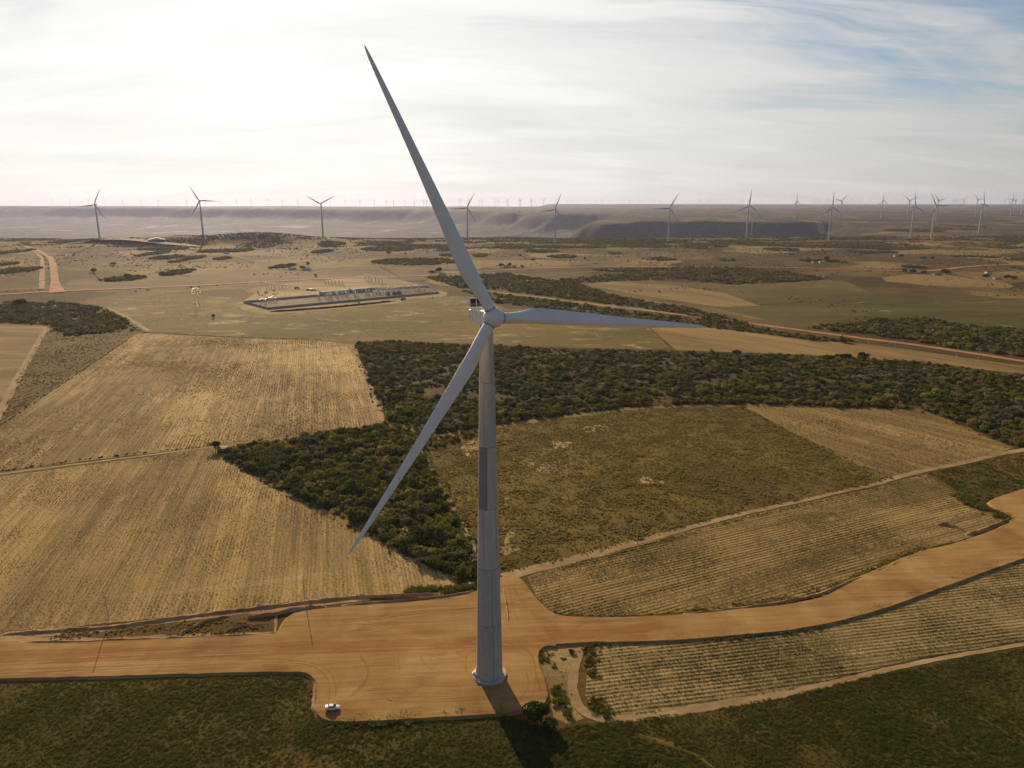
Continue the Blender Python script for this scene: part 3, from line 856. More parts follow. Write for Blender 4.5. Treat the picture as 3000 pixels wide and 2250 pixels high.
# yards
sheet('bare_ground', densify(np.array([P(*ZS(*p))[:2] for p in [(0, 345), (110, 325), (200, 260), (330, 170), (500, 150), (700, 110), (900, 115), (1330, 62), (1560, 70), (1900, 150), (2010, 190), (2180, 235), (2160, 265), (1800, 300), (1650, 345), (920, 410), (520, 445), (330, 455), (120, 410)]]), 6, 2), 0.04, M_YARDSIDE, 'worn ground graded around the substation')
M_YARD_TOP = M_GRAVEL
yard_px = [(118, 336), (365, 402), (2095, 240), (1990, 180), (1400, 205), (830, 272)]
yard = np.array([P(*ZS(*p))[:2] for p in yard_px])
sheet('gravel_yard', densify(yard, 12, 0.0), 0.06, M_GRAVEL, 'grey gravel yard of the substation')
sheet('bare_ground', densify(np.array([PT(*ZA(*p))[:2] for p in [(450, 482), (560, 470), (700, 466), (900, 470), (1080, 480), (1300, 490), (1320, 500), (900, 500), (850, 512), (700, 492)]]), 15, 4), 10.5, M_PATH, 'bare ground of the works yard by the long shed') if False else None

for pts_, lb in (([(983, 948), (1005, 950), (1036, 951), (1036, 985), (1020, 990), (1003, 985), (996, 968)], 'pale bare straw patch with a straight edge left of the tower'),
                 ([(1185, 957), (1210, 952), (1235, 955), (1222, 966), (1200, 970)], 'small pale straw patch near the top of the scrub field'),
                 ([(1120, 990), (1160, 1000), (1215, 995), (1255, 1010), (1205, 1020), (1150, 1022), (1165, 1008)], 'larger pale straw patch right of the tower'),
                 ([(1370, 1028), (1400, 1030), (1455, 1050), (1420, 1044), (1385, 1042)], 'streaky pale straw patch in the middle of the scrub field'),
                 ([(1250, 925), (1290, 918), (1330, 912), (1300, 930), (1270, 935)], 'pale straw patch at the back edge of the scrub field'),
                 ([(1086, 1140), (1110, 1150), (1100, 1165), (1120, 1185), (1095, 1200), (1086, 1195)], 'pale straw patch just right of the tower'),
                 ([(1085, 1072), (1100, 1075), (1105, 1090), (1092, 1092)], 'tiny pale straw patch just right of the tower')):
    sheet('straw_patch', densify(EV(pts_), 1.6, 2.6, seed=3.0), 0.034, M_STRAW, lb)
ribbon('bare_ground', [PT(*ZA(*p))[:2] for p in [(440, 478), (600, 470), (760, 474), (950, 480), (1150, 488), (1320, 494)]], [20, 60, 70, 60, 60, 20], 1.2, M_PATH, 'bare works yard around the long shed on the rim', 18, 6, True)

# heaped earth along road and field edges; ridges shaped for shaded sides at pit and drain
gp = lambda pts, z=0.0: np.array([P(*ZG(*p), z)[:2] for p in pts])
hp = lambda pts, z=0.0: np.array([P(*ZH(*p), z)[:2] for p in pts])
ip = lambda pts, z=0.0: np.array([P(*ZI(*p), z)[:2] for p in pts])
fp = lambda pts, z=0.0: np.array([P(*ZF(*p), z)[:2] for p in pts])
sheet('drain_ground', densify(gp([(0, 575), (400, 550), (800, 510), (1100, 470), (1450, 425), (1800, 385), (2050, 350), (2400, 318), (2400, 350), (2212, 372), (1900, 405), (1800, 450), (1790, 560), (1400, 590), (900, 610), (500, 625), (0, 620)]), 2, 0.5), 0.03, M_BANK, 'strip of bare red earth between the tan field and the road')
sheet('drain_bed', densify(gp([(250, 590), (650, 560), (900, 520), (1250, 480), (1600, 440), (1780, 450), (1775, 555), (1400, 560), (1000, 578), (600, 592)]), 2, 0.7), 0.05, M_F_BROWN, 'weedy drain bed beside the road at the left')
bank('earth_bank', gp([(0, 572), (350, 548), (750, 525), (1100, 470), (1450, 425), (1750, 392), (2100, 350), (2400, 322)]), 0.7, 2.6, M_BANK, 'ragged bank of red earth below the tan field')
bank('earth_bank', gp([(1595, 468), (1680, 458), (1780, 446), (1850, 425), (2000, 402), (2120, 398)]), 1.2, 1.8, M_BANK, 'raised ridge standing in for the shaded cut at the pad corner')  # raised, not dug: its shaded near side stands in for the excavation
bank('earth_bank', gp([(1160, 568), (1250, 530), (1340, 485), (1500, 452)]), 0.9, 1.8, M_BANK, 'low spoil ridge crossing the weedy drain')
bank('earth_bank', gp([(1450, 562), (1530, 530), (1640, 508)]), 0.8, 1.6, M_BANK, 'short spoil ridge near the end of the drain')
bank('earth_bank', hp([(0, 385), (250, 365), (500, 345), (700, 325), (860, 290)], 0.5), 0.7, 1.5, M_BANK, 'rough lip of earth along the back of the pad', z0=0.5)
bank('earth_bank', hp([(0, 335), (150, 330), (300, 325), (500, 318), (640, 312)], 0.0), 0.8, 2.4, M_BANK, 'low mound of loose earth behind the pad')
bank('earth_bank', gp([(0, 625), (350, 618), (800, 605), (1300, 590), (1760, 568)], 0.4), 0.7, 2.0, M_BANK, 'crumbling earth shoulder on the far side of the road')
bank('earth_bank', ip([(0, 440), (200, 425), (420, 395), (640, 360), (820, 330), (960, 285), (1150, 200), (1400, 110), (1560, 25)], 0.3), 0.8, 1.9, M_BANK, 'weedy shoulder along the upper edge of the curving road')
bank('earth_bank', fp([(1640, 1190), (1700, 1188), (1760, 1205), (1830, 1232)]), 1.1, 2.0, M_BANK, 'raised earth ridge standing in for the shaded pit wall beside the road')  # no hole here; the ridge's shaded face replaces the pit wall
bank('earth_bank', fp([(1830, 1255), (1920, 1235), (2020, 1190), (2110, 1160), (2195, 1140)]), 0.9, 1.8, M_BANK, 'earth ridge at the road corner on the right')
bank('earth_bank', hp([(1160, 225), (1165, 260), (1210, 310), (1270, 370), (1350, 430)], 0.0), 0.8, 1.5, M_BANK, 'kerb of loose earth where the track meets the road')
bank('earth_bank', hp([(1050, 270), (1065, 340), (1075, 420), (1085, 500)], 0.6), 0.5, 0.9, M_BANK, 'thin weedy ridge beside the tower', z0=0.6)
bank('earth_bank', gp([(2030, 830), (2050, 880), (2040, 960), (2030, 1050), (2060, 1110)], 0.2), 0.6, 1.6, M_BANK, 'pale crumbling lip at the left end of the pad')

ribbon('straw_streak', np.array([P(*ZH(*p))[:2] for p in [(1900, 1215), (2050, 1255), (2212, 1312), (2330, 1375), (2430, 1450)]]), [0.4, 1.0, 1.2, 0.9, 0.4], 0.03, M_F_SCRUB, 'pale streak of flattened straw in the dark meadow', 0.8, 0.6)
# tyre marks on the pad
def mark(pts, wd, label):
    ribbon('tyre_mark', hp(pts, ZR), wd, ZR + 0.006, M_RUT, label, 0.8, 0.05)
def mark_g(pts, wd, label):
    ribbon('tyre_mark', gp(pts, ZR), wd, ZR + 0.006, M_RUT, label, 0.8, 0.05)
mark([(330, 1010), (250, 960), (255, 900), (310, 850), (420, 828), (540, 850)], 0.35, 'wide curved tyre mark on the pad')
mark([(375, 690), (365, 740), (380, 810)], 0.3, 'short tyre mark on the pad')
mark([(520, 690), (510, 740), (590, 800)], 0.25, 'faint hooked tyre mark on the pad')
mark([(720, 930), (800, 945), (860, 940), (930, 930)], 0.25, 'straight tyre mark beside the tower shadow')
mark([(1160, 985), (1205, 930), (1215, 870), (1190, 800)], 0.4, 'curved tyre mark right of the tower shadow')
mark([(1240, 960), (1262, 880), (1255, 780), (1240, 700), (1290, 650), (1400, 610)], 0.35, 'tyre mark hugging the right side of the pad')
mark_g([(2130, 1000), (2140, 920), (2120, 850), (2060, 790), (1960, 760), (1800, 750)], 0.45, 'curved tyre mark at the pad entrance')
mark_g([(2170, 1000), (2180, 920), (2160, 840), (2090, 775), (1980, 745), (1800, 735)], 0.45, 'second curved tyre mark beside the first at the pad entrance')
mark_g([(2212, 1035), (2240, 1062), (2300, 1085), (2400, 1095), (2500, 1095)], 0.4, 'tyre mark curving past the car')
LANES = [dirt_mat('worn_lane', *c, R(4)) for c in (((0.23, 0.108, 0.038), (0.31, 0.150, 0.052), (0.37, 0.195, 0.072)), ((0.30, 0.160, 0.062), (0.41, 0.235, 0.092), (0.49, 0.315, 0.140)))]
for i, (yy, wd, k, lb) in enumerate(((672, 2.2, 0, 'redder worn lane along the far side of the road'), (700, 2.6, 0, 'redder worn lane in the middle of the road'), (728, 1.4, 0, 'narrow redder wheel lane of the road'), (765, 1.8, 1, 'paler dusty lane along the near side of the road'), (800, 1.6, 1, 'palest dusty strip beside the grass edge'))):
    L = [(-200, yy + 30), (400, yy + 5), (1000, yy - 12), (1700, yy - 22)]
    if k == 0: L += [(2400, yy - 52), (3000, yy - 70), (3600, yy - 90)] + ([(4300, yy - 175)] if yy < 710 else [])
    ribbon('worn_lane', gp(L, ZR), wd, ZR + 0.004 + i * 0.0012, LANES[k], lb, 2.0, 0.75)
mark([(140, 480), (260, 500), (400, 470), (600, 440)], 0.3, 'faint tyre mark across the back of the pad')
mark([(20, 560), (120, 540), (240, 555), (330, 530)], 0.3, 'short faint tyre mark at the back of the pad')
mark([(1110, 240), (1130, 300), (1180, 380), (1260, 450), (1400, 500)], 0.35, 'tyre mark where the track joins the road')
mark([(1080, 250), (1095, 320), (1120, 420), (1150, 500)], 0.35, 'tyre mark running from the track to the tower')
mark([(430, 880), (560, 905), (700, 915), (820, 900)], 0.25, 'thin tyre mark left of the tower')
mark([(300, 1000), (480, 1015), (700, 1010), (960, 990)], 0.3, 'long tyre mark along the front of the pad')
mark([(830, 680), (800, 740), (810, 820), (860, 880)], 0.3, 'tyre mark curling round the foundation ring')

for i in range(16):
    yy = rng.uniform(660, 815)
    x0 = rng.uniform(-200, 900)
    x1 = x0 + rng.uniform(600, 1900)
    L = [(x, yy + 30 - (x + 200) * 0.040 + (0 if x < 2200 else -(x - 2200) * 0.004)) for x in np.linspace(x0, min(x1, 2050 if yy > 770 else 3300), 6)]
    ribbon('wheel_track', gp(L, ZR), rng.uniform(0.22, 0.4), ZR + 0.0125 + i * 0.0006, LANES[1] if i % 3 else M_RUT, 'thin wheel track along the road', 2.0, 0.12)
for i, L in enumerate([[(620, 600), (700, 570), (860, 545)], [(0, 480), (200, 460), (420, 430), (700, 400), (860, 385)], [(0, 520), (220, 500), (500, 475), (860, 455)], [(1060, 610), (1180, 640), (1240, 700), (1260, 800), (1290, 930)],
                       [(60, 940), (200, 910), (420, 950), (640, 975), (800, 960)], [(120, 700), (180, 780), (160, 880), (60, 960)], [(560, 690), (700, 720), (800, 700), (860, 660)]]):
    for d_ in (0, 14):
        ribbon('wheel_track', hp([(x, y + d_) for x, y in L], ZR), 0.34, ZR + 0.024 + i * 0.0008 + d_ * 0.0004, LANES[(i + 1) % 2], 'faint pair of wheel tracks on the pad', 1.0, 0.12)

# ------------------------------------------------------------------ foliage meshes
def crown_mesh(name, m, n, rx, ry, rz, leaf, seed, lobes=6, base=0.25):
    r = np.random.default_rng(seed)
    lc = np.stack([r.normal(0, 0.42, lobes), r.normal(0, 0.42, lobes), r.uniform(0.0, 0.55, lobes)], 1)
    lr = r.uniform(0.42, 0.72, lobes)
    lc[0], lr[0] = (0, 0, 0.2), 0.75
    vs, fs = [], []
    for i in range(n):
        k = i % lobes
        u = r.normal(0, 1, 3)
        u /= np.linalg.norm(u)
        if u[2] < -0.35: u[2] = -u[2] * 0.5
        p = lc[k] + u * lr[k] * r.uniform(0.78, 1.06)
        p = np.array([p[0] * rx, p[1] * ry, max(-0.3, p[2]) * rz + base * rz])
        nn = u + r.normal(0, 0.33, 3)
        nn /= np.linalg.norm(nn)
        a = np.cross(nn, r.normal(0, 1, 3))
        a /= np.linalg.norm(a)
        b = np.cross(nn, a)
        s = leaf * r.uniform(0.6, 1.35)
        j = len(vs)
        vs += [p - a * s, p + b * s * 0.8, p + a * s, p - b * s * 0.8 + nn * s * 0.25]
        fs += [(j, j + 1, j + 2, j + 3)]
    me = bpy.data.meshes.new(name)
    me.from_pydata([tuple(map(float, v)) for v in vs], [], fs)
    me.materials.append(m)
    me.update()
    return me


def tuft_mesh(name, m, n, rad, h, seed, lean=0.4, wide=0.12):
    r = np.random.default_rng(seed)
    vs, fs = [], []
    for i in range(n):
        a, q = r.uniform(0, 2 * math.pi), rad * math.sqrt(r.uniform(0, 1))
        x, y = q * math.cos(a), q * math.sin(a)
        b = r.uniform(0, 2 * math.pi)
        hh = h * r.uniform(0.5, 1.15)
        lx, ly = r.normal(0, lean, 2) * hh
        wv = wide * r.uniform(0.6, 1.4)
        j = len(vs)
        vs += [(x - math.cos(b) * wv, y - math.sin(b) * wv, -0.02), (x + math.cos(b) * wv, y + math.sin(b) * wv, -0.02),
               (x + lx + math.cos(b) * wv * 0.45, y + ly + math.sin(b) * wv * 0.45, hh), (x + lx - math.cos(b) * wv * 0.45, y + ly - math.sin(b) * wv * 0.45, hh * 0.92)]
        fs.append((j, j + 1, j + 2, j + 3))
    me = bpy.data.meshes.new(name)
    me.from_pydata(vs, [], fs)
    me.materials.append(m)
    me.update()
    return me


def scatter(name, pts, scl, meshes, label, zsq=(0.8, 1.2), kind='stuff'):
    """many small plants as one object: the points carry copies of a few plant meshes"""
    n = len(pts)
    me = bpy.data.meshes.new(name)
    me.from_pydata([tuple(map(float, p)) for p in pts], [], [])
    r = np.random.default_rng(n)
    at = me.attributes.new('rot', 'FLOAT_VECTOR', 'POINT')
    rv = np.zeros((n, 3), np.float32); rv[:, 2] = r.uniform(0, 6.283, n); rv[:, 0] = r.normal(0, 0.06, n)
    at.data.foreach_set('vector', rv.ravel())
    at = me.attributes.new('scl', 'FLOAT_VECTOR', 'POINT')
    sv = np.repeat(np.asarray(scl, np.float32)[:, None], 3, 1)
    sv[:, 2] *= r.uniform(*zsq, n)
    at.data.foreach_set('vector', sv.astype(np.float32).ravel())
    o = link(name, me)
    ng = bpy.data.node_groups.new(name, 'GeometryNodeTree')
    ng.interface.new_socket('Geometry', in_out='INPUT', socket_type='NodeSocketGeometry')
    ng.interface.new_socket('Geometry', in_out='OUTPUT', socket_type='NodeSocketGeometry')
    q = NT(ng)
    gi, go = q('NodeGroupInput'), q('NodeGroupOutput')
    join = q('GeometryNodeJoinGeometry')
    for ms in meshes:
        src = bpy.data.objects.new(ms.name, ms)
        oi = q('GeometryNodeObjectInfo', {'Object': src, 'As Instance': True})
        ng.links.new(oi.outputs['Geometry'], join.inputs[0])
    ra = q('GeometryNodeInputNamedAttribute', {'Name': 'rot'}, data_type='FLOAT_VECTOR')
    sa = q('GeometryNodeInputNamedAttribute', {'Name': 'scl'}, data_type='FLOAT_VECTOR')
    rnd = q('FunctionNodeRandomValue', {4: 0, 5: len(meshes) - 1}, data_type='INT')
    iop = q('GeometryNodeInstanceOnPoints', {'Pick Instance': True})
    ng.links.new(gi.outputs[0], iop.inputs['Points'])
    ng.links.new(join.outputs[0], iop.inputs['Instance'])
    ng.links.new(rnd.outputs[2], iop.inputs['Instance Index'])
    ng.links.new(ra.outputs[0], iop.inputs['Rotation'])
    ng.links.new(sa.outputs[0], iop.inputs['Scale'])
    ng.links.new(iop.outputs[0], go.inputs[0])
    md = o.modifiers.new('plants', 'NODES')
    md.node_group = ng
    return tag(o, label, kind=kind)


def in_view(X, Y, m=1.12):
    dep = Y * math.cos(PITCH) + CAM_H * math.sin(PITCH)
    u = X * F_PX / dep
    vv = (CAM_H * math.cos(PITCH) - Y * math.sin(PITCH)) * F_PX / dep
    return (np.abs(u) < 1500 * m) & (vv < 1125 * m)


def sample(poly, n_per_m2, seed=0):
    r = np.random.default_rng(seed + 100)
    lo, hi = poly.min(0), poly.max(0)
    n = int((hi - lo).prod() * n_per_m2)
    X, Y = r.uniform(lo[0], hi[0], n), r.uniform(lo[1], hi[1], n)
    k = in_view(X, Y)
    X, Y = X[k], Y[k]
    k = inside(poly, X, Y)
    return X[k], Y[k]


def rows(poly, d, spacing, step, seed=0, jit=0.12):
    r = np.random.default_rng(seed + 200)
    d = np.asarray(d)
    nr = np.array([-d[1], d[0]])
    u, v = poly @ d, poly @ nr
    us, vs = np.arange(u.min(), u.max(), step), np.arange(v.min(), v.max(), spacing)
    U, Vv = np.meshgrid(us, vs)
    U = U + r.uniform(-step / 2, step / 2, U.shape)
    Vv = Vv + r.normal(0, jit, U.shape) + (vnoise(U / 25, Vv / 25, 2) - 0.5) * 1.2
    X, Y = (U * d[0] + Vv * nr[0]).ravel(), (U * d[1] + Vv * nr[1]).ravel()
    k = in_view(X, Y)
    X, Y = X[k], Y[k]
    k = inside(poly, X, Y)
    return X[k], Y[k]


T_GRASS = [tuft_mesh('grass_tuft', M_GRASS, 22, 0.62, 0.62, s, 0.45, 0.10) for s in range(4)]
T_SCRUB = [tuft_mesh('scrub_tuft', M_SCRUB, 16, 0.45, 0.50, 10 + s, 0.5, 0.12) for s in range(4)]
T_CROP = [tuft_mesh('crop_plant', M_CROP, 11, 0.30, 0.50, 20 + s, 0.6, 0.11) for s in range(4)]
T_CROPD = [tuft_mesh('crop_plant', M_CROP_DRY, 11, 0.30, 0.46, 25 + s, 0.6, 0.11) for s in range(4)]
T_STUB = [tuft_mesh('stubble_plant', M_STUBBLE, 9, 0.32, 0.34, 30 + s, 0.6, 0.11) for s in range(4)]

z_at = lambda X, Y, z=0.0: np.stack([X, Y, np.full(len(X), z)], 1)


def veg(name, X, Y, dens_scale, thr, base, meshes, label, seed, z=0.0, lo=0.6, hi=1.3, keep=0.5):
    r = np.random.default_rng(seed)
    nz = vnoise(X / dens_scale + seed * 3.1, Y / dens_scale, 4)
    n2 = vnoise(X / dens_scale * 5 + seed, Y / dens_scale * 5, 2)
    k = r.random(len(X)) < np.clip(keep + 1.0 * (nz - thr) + 0.8 * (n2 - 0.5), 0.04, 1)
    X, Y, nz = X[k], Y[k], nz[k]
    s = base * r.uniform(lo, hi, len(X)) * np.clip(0.85 + 0.9 * (nz - 0.5), 0.5, 1.3)
    return scatter(name, z_at(X, Y, z), s, meshes, label, (0.5, 0.85) if 'meadow' in name else (0.8, 1.2))


X, Y = rows(fields['low'], DIR_LOW, 1.8, 0.36, 1)
veg('crop_plants', X, Y, 16, 0.50, 0.72, T_CROP + T_CROPD, 'green crop plants in rows on the lower right field', 1, keep=0.72)
X, Y = rows(fields['mid'], DIR_MID, 1.9, 0.42, 2)
veg('crop_plants', X, Y, 22, 0.50, 0.75, T_CROPD + T_CROPD + T_CROP, 'crop plants in rows on the field between track and road', 2, keep=0.75)
X, Y = rows(fields['tan'], DIR_TAN, 1.6, 0.6, 3, 0.3)
veg('stubble_plants', X, Y, 30, 0.50, 0.85, T_STUB, 'dry stubble plants in rows on the tan field', 3, keep=0.55)
X, Y = rows(fields['pale'], DIR_PALE, 2.0, 1.3, 4, 0.3)
veg('stubble_plants', X, Y, 60, 0.50, 1.35, T_STUB, 'sparse dry plants in rows on the pale field', 4, keep=0.4)
X, Y = rows(fields['fan'], DIR_FAN, 2.4, 1.0, 5, 0.3)
veg('stubble_plants', X, Y, 40, 0.47, 1.3, T_STUB, 'dry plants in rows on the straw field', 5, keep=0.5)
X, Y = sample(fields['scrub'], 1.1, 6)
veg('scrub_grass', X, Y, 7, 0.50, 1.15, T_SCRUB, 'tussocks of rough grass on the brown green field', 6)
X, Y = sample(fields['dark'], 0.6, 7)
veg('scrub_grass', X, Y, 12, 0.38, 1.3, T_GRASS, 'tall dark grass on the plot at the right edge', 7)
X, Y = sample(fields['ldark'], 0.10, 8)
veg('scrub_grass', X, Y, 30, 0.38, 1.6, T_SCRUB, 'rough grass on the dark field at the left', 8)
X, Y = sample(fields['meadow'], 4.2, 9)
stk = np.array([P(*ZH(*p))[:2] for p in [(1900, 1215), (2050, 1255), (2212, 1312), (2330, 1375), (2430, 1450)]])
k = (edge_dist(stk, X, Y, False) > 1.5 * rng.random(len(X))) & (edge_dist(road_poly, X, Y) > 1.3) & ~inside(road_poly, X, Y) & ~inside(fields['wedge_plot'], X, Y)
X, Y = X[k], Y[k]
veg('meadow_grass', X, Y, 14, 0.40, 0.72, T_GRASS, 'tall dark meadow grass along the bottom of the view', 9, 0.0, 0.4, 1.4, 0.6)
X, Y = sample(fields['olive'], 0.035, 10)
veg('pasture_grass', X, Y, 45, 0.5, 0.9, T_SCRUB, 'grass tussocks on the olive pasture', 10)


def edge_weeds(name, line, n, spread, base, meshes, label, seed, z=0.0):
    r = np.random.default_rng(seed)
    L = densify(np.asarray(line), 1.0, 0, False)
    k = r.integers(0, len(L), n)
    p = L[k] + r.normal(0, spread, (n, 2))
    nz = vnoise(p[:, 0] / 6, p[:, 1] / 6 + seed, 3)
    p = p[nz > 0.42]
    scatter(name, z_at(p[:, 0], p[:, 1], z), base * r.uniform(0.5, 1.3, len(p)), meshes, label)


edge_weeds('weeds', hp([(1310, 690), (1330, 760), (1370, 870), (1410, 960), (1440, 1060)]), 260, 1.3, 0.75, T_GRASS, 'weeds on the sandy triangle beside the pad', 1)
edge_weeds('weeds', hp([(1610, 640), (1600, 760), (1610, 860), (1640, 960), (1650, 1040), (1720, 1090)]), 420, 1.2, 0.95, T_GRASS, 'tall weeds between the looping track and the lower field', 2)
edge_weeds('weeds', gp([(200, 585), (600, 565), (1000, 535), (1400, 490), (1700, 520), (1500, 560), (1100, 560)]), 420, 1.4, 0.9, T_SCRUB, 'brown weeds in the drain beside the road', 3)
edge_weeds('weeds', hp([(450, 295), (600, 285), (750, 280), (830, 270)]), 500, 1.2, 1.4, T_GRASS, 'weeds at the corner of the tan field behind the pad', 4)
edge_weeds('weeds', hp([(0, 1150), (300, 1125), (700, 1090), (1000, 1085)], 0), 600, 1.4, 1.1, T_GRASS, 'grassy edge below the pad', 5)
edge_weeds('weeds', ip([(0, 425), (420, 380), (820, 320), (1150, 190), (1560, 15)], 0), 900, 1.3, 1.1, T_SCRUB, 'dry weeds along the upper shoulder of the road', 6)
edge_weeds('weeds', hp([(1620, 640), (2212, 602), (2600, 590), (3000, 545), (3400, 430), (4000, 200), (4424, 60)], 0), 900, 0.7, 1.0, T_GRASS, 'weeds along the lower edge of the road', 7)
edge_weeds('weeds', fp([(1800, 1000), (1900, 1060), (2000, 1110), (2100, 1150)], 0), 500, 2.2, 1.4, T_GRASS, 'dark weeds at the corner of field and road on the right', 8)
edge_weeds('weeds', np.array([P(*V(*p))[:2] for p in path_up[3:]]) + np.array([1.5, -4.0]), 900, 0.8, 0.9, T_SCRUB, 'weeds along the climbing track', 9)

def clod_mesh(seed):
    r = np.random.default_rng(seed)
    bm = bmesh.new()
    bmesh.ops.create_icosphere(bm, subdivisions=1, radius=1.0)
    for v in bm.verts: v.co = v.co * float(r.uniform(0.7, 1.2)); v.co.z *= 0.65
    me = bpy.data.meshes.new('earth_clod')
    bm.to_mesh(me); bm.free()
    me.materials.append(M_BANK)
    return me


CLODS = [clod_mesh(i) for i in range(3)]
for i, (L, n, sp, b, z, lb) in enumerate([(gp([(0, 565), (400, 545), (800, 515), (1200, 460), (1600, 410), (2000, 360), (2400, 320)]), 700, 1.3, 0.22, 0.05, 'clods of earth along the bank below the tan field'),
                            (hp([(0, 380), (300, 360), (600, 335), (860, 290)]), 260, 0.9, 0.2, 0.6, 'clods of earth along the back of the pad'),
                            (ip([(0, 435), (420, 390), (820, 328), (1150, 200), (1560, 25)]), 420, 0.9, 0.2, 0.3, 'clods of earth along the upper road shoulder'),
                            (hp([(1275, 700), (1290, 800), (1310, 900), (1340, 1000)]), 160, 0.7, 0.2, 0.1, 'clods of earth at the right side of the pad'),
                            (hp([(-900, 1150), (0, 1128), (600, 1100), (1000, 1080)]), 300, 0.6, 0.18, 0.1, 'clods of earth along the front of the pad')]):
    edge_weeds('earth_clods', L, n, sp, b, CLODS, lb, 40 + i, z)

# ------------------------------------------------------------------ shrubs
def cmesh(nm, m, s, n=230, leaf=0.42):
    return crown_mesh(nm, m, n, 2.5, 2.4, 2.1, leaf, s)


SH_D = [cmesh('dark_shrub', M_SHRUB, 40 + s) for s in range(5)]
SH_O = [cmesh('olive_shrub', M_SHRUB_OLIVE, 50 + s) for s in range(3)]
SH_Y = [cmesh('dry_shrub', M_SHRUB_DRY, 60 + s, 190) for s in range(2)]
FAR_D = [crown_mesh('far_shrub', M_SHRUB, 70, 2.7, 2.6, 2.1, 0.75, 70 + s) for s in range(4)]
FAR_O = [crown_mesh('far_shrub', M_SHRUB_OLIVE, 70, 2.7, 2.6, 2.1, 0.75, 80 + s) for s in range(2)]
FAR_Y = [crown_mesh('far_shrub', M_SHRUB_DRY, 60, 2.4, 2.3, 1.9, 0.75, 90)]

shr = []
for k, (poly, dens) in {'wedge': (wood_polys['wedge'], 0.12), 'main': (wood_polys['main'], 0.092), 'left': (wood_polys['left'], 0.06),
                        'far_up': (wood_polys['far_up'], 0.030), 'far_low': (wood_polys['far_low'], 0.030), 'block': (wood_polys['block'], 0.026), 'right': (wood_polys['right'], 0.042)}.items():
    X, Y = sample(poly, dens, len(k))
    e = edge_dist(poly, X, Y)
    nz = vnoise(X / 28, Y / 28, 3)
    kk = (e > 1.0) & (nz + rng.normal(0, 0.06, len(X)) > (0.31 if k == 'main' else 0.27))
    X, Y, nz = X[kk], Y[kk], nz[kk]
    s = rng.uniform(0.35, 1.15, len(X)) * (0.75 + 0.55 * nz)
    s = np.where(rng.random(len(X)) < 0.05, s * 1.55, s)
    if k == 'wedge': s *= 1.12
    if k in ('far_up', 'far_low', 'block', 'right'): s *= 1.15
    shr += [(x, y, a, k) for x, y, a in zip(X, Y, s)]
for k in ('wedge', 'main', 'left'):
    L = wood_polys[k]
    q = L[rng.integers(0, len(L), len(L) * 2)] + rng.normal(0, 2.6, (len(L) * 2, 2))
    shr += [(x, y, float(rng.uniform(0.15, 0.5)), k) for x, y in q if in_view(np.array([x]), np.array([y]))[0]]
# extra shrubs in the gap between thicket and shrubland and on the scrub field's left part
gap = EV([(845, 915), (905, 928), (955, 942), (1030, 928), (1030, 945), (950, 965), (915, 975), (890, 950)])
X, Y = sample(gap, 0.085, 77)
shr += [(x, y, float(rng.uniform(0.35, 0.85)), 'gap') for x, y in zip(X, Y)]
shr.sort(key=lambda q: math.hypot(q[0], q[1]))
near = [q for q in shr if math.hypot(q[0], q[1]) < 900]
N_SOLO = 270
solo, rest = near[:N_SOLO], near[N_SOLO:]
far_list = [q for q in shr if math.hypot(q[0], q[1]) >= 900]
tan_edge = EV([(560, 1040), (700, 1109), (800, 1154), (880, 1203), (990, 1250)])
track_edge = np.array([P(*ZE(*p))[:2] for p in [(420, 660), (560, 870), (720, 1080), (840, 1310)]])
for i, (x, y, s, k) in enumerate(solo):
    u = rng.random()
    warm = vnoise(x / 30 + 9, y / 30, 2)
    if u < 0.10: kind, ms = 'pale dry brown', SH_Y
    elif u < 0.10 + 0.55 * float(warm): kind, ms = 'olive green', SH_O
    else: kind, ms = 'dark green', SH_D
    o = link('shrub', ms[i % len(ms)], None, (x, y, 0), (0, 0, rng.uniform(0, 6.28)), (s, s, s * rng.uniform(0.85, 1.15)))
    de = edge_dist(tan_edge, np.array([x]), np.array([y]), False)[0]
    dt = edge_dist(track_edge, np.array([x]), np.array([y]), False)[0]
    size = 'large' if s > 1.05 else 'middling' if s > 0.8 else 'small'
    if k == 'wedge' and de < 7: where = 'on the thicket edge facing the tan field'
    elif k == 'wedge' and dt < 7: where = 'on the thicket edge beside the rutted sandy track'
    elif k == 'wedge' and math.hypot(x, y) < 330: where = 'inside the near point of the thicket'
    elif k == 'wedge': where = 'inside the broad part of the thicket behind the low blade'
    else: where = 'in the gap between thicket and shrubland' if k == 'gap' else 'on the near edge of the wide shrubland'
    tag(o, f'{size} {kind} shrub {where}', 'shrub', f'shrubs {where}, {size} {kind}')
P_ = lambda q: np.array([(a, b, 0.0) for a, b, *_ in q])
S_ = lambda q: np.array([a[2] for a in q])
scatter('shrubland', P_(rest), S_(rest), SH_D + SH_D + SH_O + SH_Y, 'dense dark shrubland beyond the nearest shrubs')
scatter('shrubland', P_(far_list), S_(far_list), FAR_D + FAR_O + FAR_Y, 'belts of distant shrubs along the red road')

